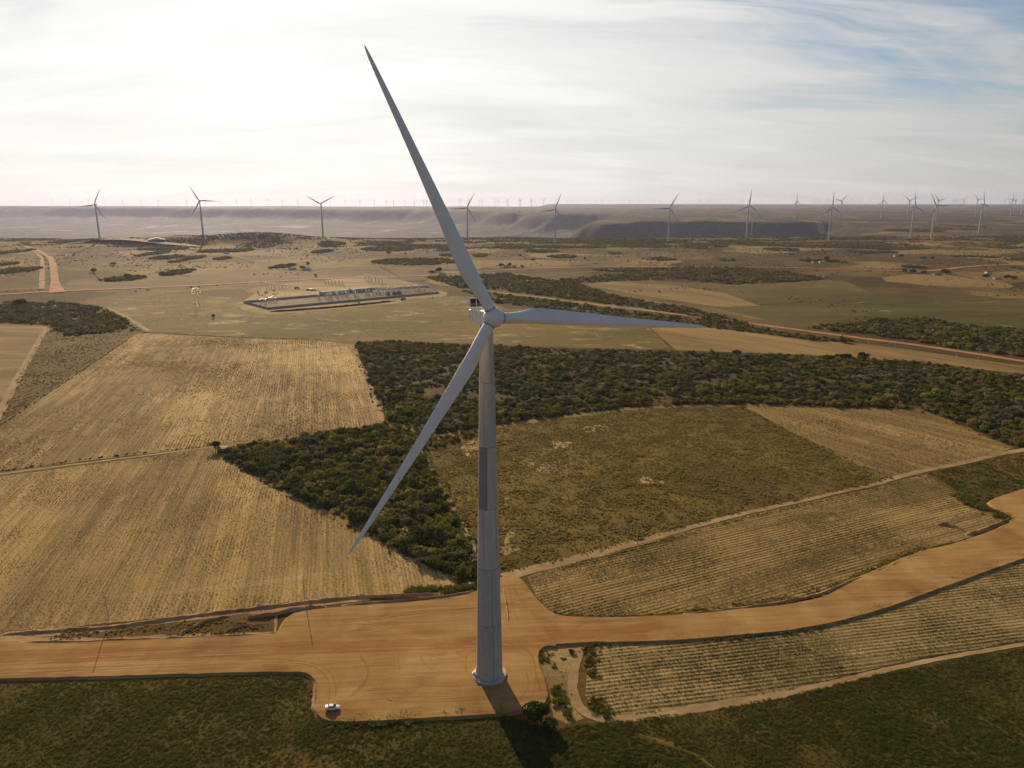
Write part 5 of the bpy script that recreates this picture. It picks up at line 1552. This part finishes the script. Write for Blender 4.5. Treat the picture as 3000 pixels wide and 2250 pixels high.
for sy in (-1, 1):
    pl = MB()
    pl.tube((-1.5, sy * 0.75, 0.98), (-0.9, sy * 0.61, 1.41), 0.075, 0.06, 5).tube((-0.32, sy * 0.775, 0.97), (-0.28, sy * 0.62, 1.41), 0.045, n=5).tube((1.02, sy * 0.79, 0.94), (0.36, sy * 0.62, 1.41), 0.05, n=5)
    pl.build('pillars', M_CARW, car)
    MB().box((0.78, sy * 0.97, 1.0), (0.16, 0.2, 0.13)).build('wing_mirror', M_CARW, car)
    MB().box((2.06, sy * 0.58, 0.66), (0.2, 0.3, 0.12)).build('headlight', M_LAMP_W, car)
    MB().box((-2.15, sy * 0.62, 0.82), (0.1, 0.28, 0.16)).build('tail_light', M_LAMP_R, car)
    for x in (-1.35, 1.38):
        MB().tube((x, sy * 0.66, 0.32), (x, sy * 0.885, 0.32), 0.33, n=18).build('wheel', M_TYRE, car)
        MB().tube((x, sy * 0.88, 0.32), (x, sy * 0.90, 0.32), 0.2, n=12).build('rim', M_STEEL, car.children[-1])
MB().box((2.17, 0, 0.45), (0.06, 0.9, 0.12)).build('grille', M_BLACK, car)

# ------------------------------------------------------------------ poles and cables
pm = {}
pm['pole'] = MB().tube((0, 0, -0.5), (0, 0, 11.2), 0.19, 0.11, 10).mesh('pole', M_POLE)
pm['crossarm'] = MB().box((0, 0, 10.2), (0.12, 2.2, 0.14)).mesh('crossarm', M_POLE)
pm['lower'] = MB().box((0, 0, 9.1), (0.10, 1.2, 0.10)).mesh('brace', M_POLE)
pm['ins'] = MB().lathe([(0.05, 0), (0.10, 0.08), (0.06, 0.14), (0.10, 0.22), (0.04, 0.32)], 8).mesh('insulator', M_CERAMIC)
pm['foot'] = MB().lathe([(0.8, -0.05), (0.65, 0.08), (0.35, 0.22), (0.2, 0.25)], 12).mesh('footing', M_CONC_PALE)
pole_proto = None


def power_pole(label, xyz, rz, group, s=1.0):
    global pole_proto
    if pole_proto is None:
        root = empty('utility_pole', xyz, rz)
        link('pole', pm['pole'], root)
        link('footing', pm['foot'], root)
        arm = link('crossarm', pm['crossarm'], root)
        link('brace', pm['lower'], root)
        for y in (-1.0, 0.35, 1.0): link('insulator', pm['ins'], arm, (0, y, 10.27))
        pole_proto = root
    else:
        root = copy_tree(pole_proto)
        root.location, root.rotation_euler = xyz, (0, 0, rz)
    root.scale = (s, s, s)
    return tag(root, label, 'utility pole', group)


def cables(name, tops, label, group, dz=(10.55, 10.55, 10.55), off=(-1.0, 0.35, 1.0), sag=0.9, rad=0.022, rz=None):
    for k, (h, o_) in enumerate(zip(dz, off)):
        mb = MB()
        for (a, ra), (b, rb) in zip(tops, tops[1:]):
            pa = Vector(a) + Vector((-math.sin(ra) * o_, math.cos(ra) * o_, h)); pb = Vector(b) + Vector((-math.sin(rb) * o_, math.cos(rb) * o_, h))
            prev = pa
            for i in range(1, 9):
                t = i / 8
                p = pa.lerp(pb, t) - Vector((0, 0, sag * 4 * t * (1 - t)))
                mb.tube(prev, p, rad, n=4, cap=False)
                prev = p
        o = mb.build(name, M_CABLE)
        tag(o, label.format(('outer left', 'middle', 'outer right')[k]), 'power cable', group)


near_poles = [((-420, 1925), 'x'), ((319, 1824), 'utility pole leftmost at the red earth bank, shadow across the road'), ((893, 1761), 'utility pole at the back corner of the pad, shadow falling on the pad'), ((1420, 1668), 'x'),
              ((1866, 1592), 'utility pole beside the pale track, nearest right of the tower'), ((2245, 1498), 'utility pole beside the pale track below the dark corner of the scrub field'),
              ((2561, 1419), 'utility pole where the scrub field and straw field meet the track'), ((2829, 1358), 'utility pole in front of the straw field at the right'), ((3120, 1290), 'x')]
pts = [P(*p) for p, _ in near_poles]
lines = []
for i, (p, lb) in enumerate(near_poles):
    a, b = pts[max(0, i - 1)], pts[min(len(pts) - 1, i + 1)]
    rz = math.atan2(b[1] - a[1], b[0] - a[0])
    lines.append((tuple(pts[i]), rz))
    if lb != 'x': power_pole(lb, tuple(pts[i]), rz, 'poles of the line passing the tower')
cables('power_cable', lines, '{} cable of the pole line passing behind the tower', 'cables of the line passing the tower')
la = [ZB(655, 762), ZB(715, 806), ZB(1003, 788), ZB(1243, 840), ZB(1497, 868), ZB(1745, 901), ZB(2033, 942), ZC(147, 976), ZC(290, 1001), ZC(508, 1031), ZC(715, 1068), ZF(1198, 32), ZF(1375, 45), ZF(1915, 122)]
lc = [ZB(782, 801), ZB(1022, 802), ZB(1485, 869), ZB(1792, 892), ZB(2123, 956), ZC(915, 1086), ZF(1775, 97)]
words = ['at the near corner of the substation', 'between substation and shrubs', 'at the start of the shrub belts', 'behind the level blade near the hub', 'above the root of the level blade', 'above the thick part of the level blade', 'above the middle of the level blade', 'above the outer level blade', 'just right of the level blade tip', 'farther right of the blade tip on the road', 'in front of the right shrub wood', 'at the left end of the straw strip edge', 'on the straw strip by the red road', 'at the right end of the straw strip']
ln = []
for i, q in enumerate(la):
    b = PT(*q)
    ln.append((tuple(b), R(-35)))
    power_pole('pale concrete pole ' + words[i], tuple(b), R(-35), 'poles along the red road through the shrubs')
cables('power_cable', ln[2:11], '{} cable of the pole line along the red road', 'cables along the red road', rad=0.03)
w2 = ['right of the substation, standing in shrubs', 'right behind the raised blade root', 'second of two close poles above the level blade', 'on the red road above the level blade', 'on the far side of the red road above the blade tip', 'on the far side of the red road before the right wood', 'by the red road near the right edge']
for i, q in enumerate(lc):
    power_pole('pale concrete pole ' + w2[i], tuple(PT(*q)), R(-35), 'poles along the red road through the shrubs')
far_p = [(ZC, 200, 620, 'left of the road bend'), (ZC, 290, 620, 'before the small thicket'), (ZC, 370, 622, 'right of the small thicket'), (ZC, 457, 620, 'above the shrub block'), (ZC, 500, 622, 'close beside its neighbour above the shrub block'), (ZC, 548, 622, 'above the right half of the shrub block'),
         (ZC, 707, 618, 'left one of a close pair'), (ZC, 722, 618, 'right one of a close pair'), (ZC, 977, 632, 'below the white walled farm'), (ZC, 1735, 645, 'at the red road bend on the right'), (ZC, 1828, 655, 'beside the red road on the right, nearer one'), (ZC, 1550, 640, 'behind the dark tree clump'),
         (ZB, 1600, 630, 'left one at the end of the plain road'), (ZB, 1625, 630, 'second at the end of the plain road'), (ZB, 1385, 632, 'before the farm plain, left'), (ZB, 1410, 632, 'before the farm plain, right'), (ZB, 1810, 625, 'alone above the shrub block'),
         (ZA, 1932, 728, 'tall one behind the substation'), (ZA, 1595, 740, 'on the red road left of the substation'), (ZA, 1290, 745, 'behind the lattice tower'), (ZA, 1690, 735, 'on the red road before the substation'), (ZA, 258, 797, 'at the red road junction'), (ZA, 210, 798, 'left of the red road junction'), (ZA, 68, 800, 'on the red road at the left edge'), (ZB, 240, 700, 'behind the right part of the substation'), (ZB, 310, 712, 'behind the white frames of the substation')]
for conv, x, y, lb in far_p:
    power_pole('distant pale pole ' + lb, tuple(PT(*conv(x, y))), R(10), 'distant poles of the plain', 1.15)

# lattice tower
pyb = PT(*ZA(1281, 893))
py = empty('transmission_tower', tuple(pyb), R(20))
tag(py, 'steel lattice power tower with pale arms standing in the pasture at the left', 'lattice tower')
Hh = 30.0
wid = lambda z: np.interp(z, [0, 20, Hh], [3.6, 1.0, 0.8])
for sx, sy in ((-1, -1), (1, -1), (1, 1), (-1, 1)):
    lg = MB()
    zs = [0, 20, Hh]
    for a, b in zip(zs, zs[1:]): lg.tube((sx * wid(a), sy * wid(a), a), (sx * wid(b), sy * wid(b), b), 0.13, n=5)
    lg.build('leg', M_STEEL, py)
br = MB()
zs = [0, 4.5, 8.5, 12, 15, 17.6, 20, 22.2, 24.4, 26.6, 28.6, 30]
cor = [(-1, -1), (1, -1), (1, 1), (-1, 1)]
for a, b in zip(zs, zs[1:]):
    for i in range(4):
        p, q = cor[i], cor[(i + 1) % 4]
        br.tube((p[0] * wid(a), p[1] * wid(a), a), (q[0] * wid(b), q[1] * wid(b), b), 0.06, n=4, cap=False)
        br.tube((q[0] * wid(a), q[1] * wid(a), a), (p[0] * wid(b), p[1] * wid(b), b), 0.06, n=4, cap=False)
        br.tube((p[0] * wid(b), p[1] * wid(b), b), (q[0] * wid(b), q[1] * wid(b), b), 0.05, n=4, cap=False)
br.build('bracing', M_STEEL, py)['kind'] = 'stuff'
for z, L in ((22.2, 7.5), (25.5, 6.5), (29.0, 5.0)):
    for s in (-1, 1):
        am = MB().tube((s * 0.8, -0.8, z), (s * L, 0, z + 0.6), 0.11, n=4).tube((s * 0.8, 0.8, z), (s * L, 0, z + 0.6), 0.11, n=4).tube((s * 0.8, 0, z + 1.8), (s * L, 0, z + 0.6), 0.10, n=4)
        a_ = am.build('crossarm', M_STEEL, py)
        MB().tube((s * L, 0, z + 0.6), (s * L, 0, z - 1.4), 0.12, n=6).build('insulator', M_CERAMIC, a_)

# ------------------------------------------------------------------ substation
wl = empty('perimeter_wall', (float(yard[0][0]), float(yard[0][1]), 0))
tag(wl, 'grey concrete block wall enclosing the substation yard', 'wall')
o0 = yard[0]
for i in range(len(yard)):
    a, b = yard[i], yard[(i + 1) % len(yard)]
    L = float(np.hypot(*(b - a)))
    n = max(1, int(L / 9))
    ang = math.atan2(b[1] - a[1], b[0] - a[0])
    for j in range(n):
        c = a + (b - a) * (j + 0.5) / n - o0
        MB().box((c[0], c[1], 1.5), (L / n - 0.12, 0.22, 3.0), ang).build('wall_panel', M_WALL, wl)
        c2 = a + (b - a) * j / n - o0
        if j % 2 == 0: MB().box((c2[0], c2[1], 1.6), (0.42, 0.42, 3.2), ang).build('wall_post', M_CONC_PALE, wl)
bank('earth_bank', np.array([P(*ZS(*p))[:2] for p in [(370, 428), (560, 418), (760, 402), (930, 392), (1150, 372), (1400, 345), (1650, 318)]]), 2.2, 9.0, M_F_DARK, 'cut slope below the substation wall with shade put into its colour', 4)  # dark soil colour stands in for the slope's shade and the wall's shadow

def zs_pt(x, y): return P(*ZS(x, y))
u_ = yard[2] - yard[1]; ANG = math.atan2(u_[1], u_[0])


def building(name, label, p, L, Wd, h, ang, roofm, wallm, cat='building', roof_h=1.6, wins=4, group=None):
    root = empty(name, (float(p[0]), float(p[1]), float(p[2])), ang)
    MB().box((0, 0, h / 2 - 0.5), (L, Wd, h + 1.0)).build('wall', wallm, root)
    e = 0.5
    r_ = MB().add([(-L / 2 - e, -Wd / 2 - e, h), (L / 2 + e, -Wd / 2 - e, h), (L / 2 + e, Wd / 2 + e, h), (-L / 2 - e, Wd / 2 + e, h), (-L / 2 - e, 0, h + roof_h), (L / 2 + e, 0, h + roof_h),
                   (-L / 2 - e, -Wd / 2 - e, h + .2), (L / 2 + e, -Wd / 2 - e, h + .2), (L / 2 + e, Wd / 2 + e, h + .2), (-L / 2 - e, Wd / 2 + e, h + .2), (-L / 2 - e, 0, h + roof_h + .2), (L / 2 + e, 0, h + roof_h + .2)],
                  [(6, 7, 11, 10), (8, 9, 10, 11), (0, 3, 2, 1), (0, 1, 7, 6), (2, 3, 9, 8), (1, 2, 8, 11, 7), (3, 0, 6, 10, 9)])
    r_.build('roof', roofm, root)
    for i in range(wins):
        x = -L / 2 + L * (i + 0.5) / wins
        if i == wins // 2: MB().box((x, -Wd / 2 - 0.03, min(1.1, h * .4)), (1.1, 0.1, min(2.2, h * .8))).build('door', M_DARKWALL, root)
        else: MB().box((x, -Wd / 2 - 0.03, h * 0.55), (min(1.6, L / wins * .5), 0.1, h * 0.3)).build('window', M_GLASS, root)
    return tag(root, label, cat, group)


building('control_building', 'long low grey building in the substation, left one of two', zs_pt(1030, 246), 50, 12, 5.5, ANG, M_SHEET, M_WALL, 'building', 1.2, 9)
building('control_building', 'long low grey building in the substation, right one of two', zs_pt(1300, 222), 40, 12, 5.5, ANG, M_SHEET, M_WALL, 'building', 1.2, 7)


def gantry_mesh(wd, h):
    p = MB()
    return p


gm_post = MB().tube((0, 0, 0), (0, 0, 1), 0.5, 0.42, 8).mesh('post', M_PLASTER)
gm_beam = MB().box((0, 0, 0), (1, 1.2, 1.0)).mesh('beam', M_PLASTER)
gm_arm = MB().tube((0, 0, 0), (0, 0, -1.3), 0.1, n=6).mesh('insulator', M_CERAMIC)


def gantry(label, p, wd, h, ang, group):
    h, wd = h * 0.95, wd * 1.15
    root = empty('gantry', tuple(map(float, p)), ang)
    for s in (-1, 1): link('post', gm_post, root, (s * wd / 2, 0, 0), None, (1, 1, h))
    b = link('beam', gm_beam, root, (0, 0, h + 0.3), None, (wd + 1.4, 1, 1))
    for k in (-0.3, 0.0, 0.3): link('insulator', gm_arm, root, (k * wd, 0, h))
    return tag(root, label, 'gantry', group)


for i, (x, y) in enumerate([(345, 185), (372, 188), (400, 192), (428, 196)]):
    gantry(f'white portal frame in the left group behind the substation, {("first", "second", "third", "last")[i]} from the left', zs_pt(x, y), 9, 10, ANG + R(70), 'portal frames left of the yard')
for i, (x, y) in enumerate([(470, 180), (510, 184), (545, 186)]):
    gantry(f'low pale beam frame right of the left portal group, {("first", "second", "third")[i]} from the left', zs_pt(x, y), 12, 5, ANG + R(10), 'low beam frames')
for i, (x, y) in enumerate([(940, 135), (975, 140), (1010, 144), (1045, 148), (1085, 150), (1120, 153)]):
    gantry(f'pale portal frame in the middle row behind the long buildings, {("first", "second", "third", "fourth", "fifth", "sixth")[i]} from the left', zs_pt(x, y), 11, 9, ANG + R(62), 'middle row of portal frames')
for i, (x, y) in enumerate([(1352, 112), (1382, 115), (1412, 120), (1455, 125), (1487, 130), (1520, 133)]):
    gantry(f'tall pale portal frame in the rear row of the substation, {("first", "second", "third", "fourth", "fifth", "sixth")[i]} from the left', zs_pt(x, y), 12, 12, ANG + R(55), 'rear row of portal frames')
k_ = 0
for x, y in [(1430, 245), (1480, 238), (1530, 260), (1545, 232), (1600, 255), (1620, 225), (1660, 248), (1700, 235), (1720, 210), (1760, 232), (1790, 205), (1830, 225), (1860, 200), (1900, 218), (1940, 205), (1975, 218)]:
    gantry('grey steel gantry in the crowded right half of the substation yard', zs_pt(x, y), 13, 11, ANG + R(90 if k_ % 2 else 0), 'gantries in the right half of the yard'); k_ += 1
ip_base = MB().box((0, 0, 1.3), (0.35, 0.35, 2.6)).mesh('stand', M_STEEL)
ip_col = MB().lathe([(0.16, 2.6), (0.3, 2.8), (0.18, 3.0), (0.3, 3.2), (0.18, 3.4), (0.3, 3.6), (0.18, 3.8), (0.3, 4.0), (0.15, 4.3), (0.3, 4.5)], 8).mesh('insulator', M_CERAMIC)
ip_cap = MB().box((0, 0, 4.6), (0.7, 0.5, 0.3)).mesh('cap', M_STEEL)
r2 = np.random.default_rng(5)
for i in range(110):
    t_ = r2.uniform(0, 1)
    if i < 16: x, y, lb, g = 280 + 12 * i + r2.uniform(-5, 5), 355 - i * 2.2 + r2.uniform(-14, 10), 'small white insulator post near the left end of the gravel yard', 'insulator posts at the left end'
    elif i < 66: x, y, lb, g = r2.uniform(870, 1390), 0, 'white insulator post on a steel stand in front of the long buildings', 'insulator posts before the buildings'; y = 297 - (x - 870) * 0.062 + (-20, -6, 8)[i % 3] + r2.uniform(-2, 2); lb = ('white insulator post on a steel stand in the row nearest the long buildings', 'white insulator post on a steel stand in the middle row before the long buildings', 'white insulator post on a steel stand in the row beside the trench cover')[i % 3]; g = g + (', rear row', ', middle row', ', front row')[i % 3]
    else: x, y, lb, g = r2.uniform(1420, 1990), 0, 'white insulator post among the gantries at the right of the yard', 'insulator posts among the gantries'; y = 262 - (x - 1420) * 0.055 - r2.uniform(0, 40); q_ = int((x - 1420) / 191); lb = ('white insulator post beside the transformers at the right of the yard', 'white insulator post among the middle gantries of the crowded yard half', 'white insulator post among the gantries at the right end of the yard')[min(2, q_)]; g = g + ' ' + str(('near the transformers', 'in the middle', 'at the right end')[min(2, q_)])
    root = empty('insulator_post', tuple(zs_pt(x, y)), ANG)
    for nm, g_ in (('stand', ip_base), ('insulator', ip_col), ('cap', ip_cap)): link(nm, g_, root)
    root.scale = (1.9,) * 3 if 16 <= i < 66 else (1.6,) * 3
    tag(root, lb, 'insulator post', g)
for i, (x, y, lb) in enumerate([(1575, 252, 'grey power transformer leftmost in the yard'), (1640, 248, 'grey power transformer second from the left in the yard'), (1690, 243, 'grey power transformer rightmost in the yard')]):
    root = empty('transformer', tuple(zs_pt(x, y)), ANG)
    MB().box((0, 0, 2.4), (7, 3.4, 4.2)).build('tank', M_GREY, root)
    for s in (-1, 1):
        rd = MB()
        for q in range(7): rd.box((-2.7 + q * 0.9, s * 2.3, 2.4), (0.25, 1.0, 3.4))
        rd.build('radiator', M_GREY, root)
    MB().tube((-3, 0, 5.6), (2.4, 0, 5.6), 0.6, n=12).build('conservator', M_GREY, root)
    for q in (-1.5, 0.2, 1.9): MB().lathe([(0.28, 4.4), (0.42, 4.8), (0.25, 5.3), (0.4, 5.8), (0.18, 6.8)], 8, (q, 1.0, 0)).build('bushing', M_CERAMIC, root)
    tag(root, lb, 'transformer', 'power transformers')
for i, (x, y, lb) in enumerate([(540, 300, 'thin steel mast at the left part of the gravel yard'), (1960, 262, 'thin steel mast beside the right end of the wall'), (2030, 282, 'slender pole outside the right end of the wall'), (668, 130, 'tall mast behind the left part of the substation')]):
    root = empty('lightning_mast', tuple(zs_pt(x, y)), 0)
    MB().tube((0, 0, 0), (0, 0, 14), 0.3, 0.16, 8).build('pole', M_STEEL, root)
    MB().tube((0, 0, 14), (0, 0, 19), 0.08, 0.03, 6).build('rod', M_STEEL, root)
    tag(root, lb, 'mast', 'lightning masts')
MB_ = MB().box((0, 0, 0.18), (1, 1, 0.36))
o = MB().box((0, 0, 0.2), (96, 1.1, 0.4)).build('cable_trench', M_CONC_PALE, None, tuple(zs_pt(850, 316)), (0, 0, ANG))
tag(o, 'pale concrete cable trench cover running along the gravel yard', 'trench cover')
for i in range(24):
    x, y = r2.uniform(190, 470), r2.uniform(215, 300)
    s_ = r2.uniform(0.8, 2.2)
    o = MB().box((0, 0, s_ * 0.35), (s_ * 1.4, s_, s_ * 0.7)).box((0, 0, s_ * 0.74), (s_ * 1.5, s_ * 1.1, 0.08)).build('crate', M_GREY, None, tuple(zs_pt(x, y)), (0, 0, r2.uniform(0, 3)))
    tag(o, 'small pale crate lying on the grass left behind the substation wall', 'crate', 'pale crates left of the yard')


def truck(label, p, ang, Lb, boxm, box_h, cat='truck'):
    root = empty('truck', tuple(map(float, p)), ang)
    MB().box((0, 0, 0.95), (Lb, 2.3, 0.3)).build('chassis', M_BLACK, root)
    MB().box((Lb / 2 - 1.0, 0, 2.0), (2.0, 2.4, 1.8), 0, 0.9).build('cab', M_WHITE, root)
    MB().box((Lb / 2 - 0.08, 0, 2.35), (0.2, 2.0, 0.8)).build('windscreen', M_GLASS, root)
    MB().box((-1.1, 0, 1.1 + box_h / 2), (Lb - 2.6, 2.4, box_h)).build('load_box', boxm, root)
    for x in (-Lb / 2 + 1.2, -Lb / 2 + 2.4, Lb / 2 - 1.2):
        for s in (-1, 1): MB().tube((x, s * 0.85, 0.5), (x, s * 1.2, 0.5), 0.5, n=12).build('wheel', M_TYRE, root)
    return tag(root, label, cat, 'trucks of the site')


truck('grey white truck parked on the bare ground behind the substation wall', zs_pt(658, 192), ANG + 0.2, 11, M_GREY, 2.6)
for i, (x, y) in enumerate([(770, 208), (800, 212), (828, 210)]):
    truck(('dark flat truck left in a row of three behind the yard', 'dark flat truck in the middle of a row of three behind the yard', 'dark flat truck right in a row of three behind the yard')[i], zs_pt(x, y), ANG + 1.2 * i, 8, M_DARKWALL, 1.2)
truck('small pale trailer truck standing outside the substation wall at the right', zs_pt(1735, 302), ANG, 8.5, M_GREY, 2.2)

# ------------------------------------------------------------------ houses, sheds, huts
sp = PT(*ZA(1018, 478))
shed = building('works_shed', 'long shed with pale metal roof beside the second rim turbine', sp, 44, 52, 6, R(-62), M_SHEET, M_DARKWALL, 'shed', 7, 5)
for i, (x, y) in enumerate([(545, 474), (585, 472), (622, 473), (705, 470), (742, 468), (770, 471), (860, 468), (900, 470), (1120, 490), (1150, 494), (1190, 497), (1225, 495), (1262, 498), (1290, 497)]):
    b = PT(*ZA(x, y))
    root = empty('site_cabin', tuple(b), r2.uniform(-0.4, 0.4))
    MB().box((0, 0, 1.6), (13, 3.2, 3.2)).build('wall', M_WHITE if i % 3 else M_GREY, root)
    MB().box((0, 0, 3.3), (13.4, 3.6, 0.25)).build('roof', M_SHEET, root)
    MB().box((-3, -1.62, 1.8), (2, 0.1, 1.1)).build('window', M_GLASS, root)
    tag(root, 'small pale site cabin ' + ('in the row left of the long shed' if i < 8 else 'in the row right of the long shed'), 'site cabin', 'site cabins ' + ('left' if i < 8 else 'right') + ' of the long shed')
for conv, x, y, L, Wd, h, a, rm, wm, lb in [
        (ZB, 652, 678, 16, 9, 3.2, 0.2, M_SHEET, M_PLASTER, 'white house beside the plain road behind the shrub belt'),
        (ZB, 1070, 627, 13, 8, 3, 0.1, M_TILE, M_PLASTER, 'small farmhouse right of the upper blade, left of two'),
        (ZB, 1118, 627, 9, 7, 3, 0.3, M_TILE, M_PLASTER, 'small farmhouse right of the upper blade, right of two'),
        (ZC, 855, 598, 13, 8, 3, 0.2, M_TILE, M_PLASTER, 'white walled farmhouse with clay roof, left of two at the farm'),
        (ZC, 905, 598, 15, 9, 3, -0.1, M_SHEET, M_PLASTER, 'white walled farmhouse with pale roof, right of two at the farm'),
        (ZC, 1385, 556, 14, 9, 3, 0.1, M_SHEET, M_PLASTER, 'small white house beside the broad dark tree'),
        (ZC, 1648, 677, 16, 8, 2.8, 0.1, M_TILE, M_WALL, 'low brown roofed house beside the grey green tree'),
        (ZC, 1978, 668, 11, 8, 4.5, 0.1, M_TILE, M_PLASTER, 'white house behind the farm trees at the right edge'),
        (ZC, 2036, 704, 13, 8, 3, 0.2, M_SHEET, M_PLASTER, 'white roofed shed between the farm trees at the right edge'),
        (ZA, 1895, 642, 16, 9, 3, 0.1, M_SHEET, M_PLASTER, 'pale roofed farmhouse between trees before the third turbine'),
        (ZA, 1990, 645, 14, 8, 3, 0.0, M_SHEET, M_PLASTER, 'second pale roofed farmhouse at right before the third turbine'),
        (ZA, 1470, 541, 15, 9, 3, 0.2, M_SHEET, M_PLASTER, 'small white farmhouse at the end of the thin track'),
        (ZA, 60, 866, 14, 8, 3, 0.2, M_TILE, M_PLASTER, 'farmhouse with clay roof behind the left wood'),
        (ZC, 650, 520, 14, 8, 3, 0.2, M_TILE, M_WALL, 'brown roofed house inside a thicket on the right plain'),
        (ZC, 180, 502, 12, 8, 3, 0.2, M_SHEET, M_PLASTER, 'tiny white house near the rim on the right plain'),
        (ZB, 1985, 580, 16, 8, 3, 0.2, M_SHEET, M_PLASTER, 'tiny white house before the hedge on the middle plain')]:
    building('house', lb, PT(*conv(x, y)), L, Wd, h, a, rm, wm, 'house', 1.8, 4)
hutp = P(*ZD(1444, 712))
building('earth_hut', 'small dark earth hut with low flat roof beside the little tree', hutp, 5.2, 4.2, 2.4, R(-6), M_TILE, M_DARKWALL, 'hut', 0.3, 2)
o = P(*ZE(843, 1577))
root = empty('inspection_chamber', tuple(o), R(-22))
MB().box((0, 0, 0.3), (2.2, 1.5, 0.6)).build('wall', M_CONC_PALE, root)
MB().box((0, 0, 0.66), (2.4, 1.7, 0.1)).build('lid', M_WOOD, root)
tag(root, 'small pale concrete box at the scrub edge beside the tower', 'concrete box')
cb = Vector(TB) + Vector((-4.95, -0.6, 0.5))
root = empty('cabinet', cb, 0)
MB().box((0, 0, 0.55), (0.6, 0.9, 1.1)).build('body', M_WHITE, root)
MB().box((0, 0, 1.13), (0.7, 1.0, 0.06)).build('lid', M_WHITE, root)
tag(root, 'small white cabinet on the concrete ring at the foot of the tower', 'cabinet')
for i, (x, y) in enumerate([(1688, 440), (1712, 446), (1735, 440), (1752, 442), (1715, 458)]):
    b = P(*ZP(x, y))
    o = MB().tube((-0.5, 0, 0.1), (0.4, 0.1, 0.18), 0.12, 0.09, 6).tube((0.1, -0.3, 0.15), (-0.1, 0.4, 0.35), 0.09, 0.06, 6).build('log', M_BARK, None, tuple(b), (0, 0, i * 0.9))
    tag(o, 'short dark log lying on the sandy triangle beside the pad', 'log', 'dark logs on the sandy triangle')
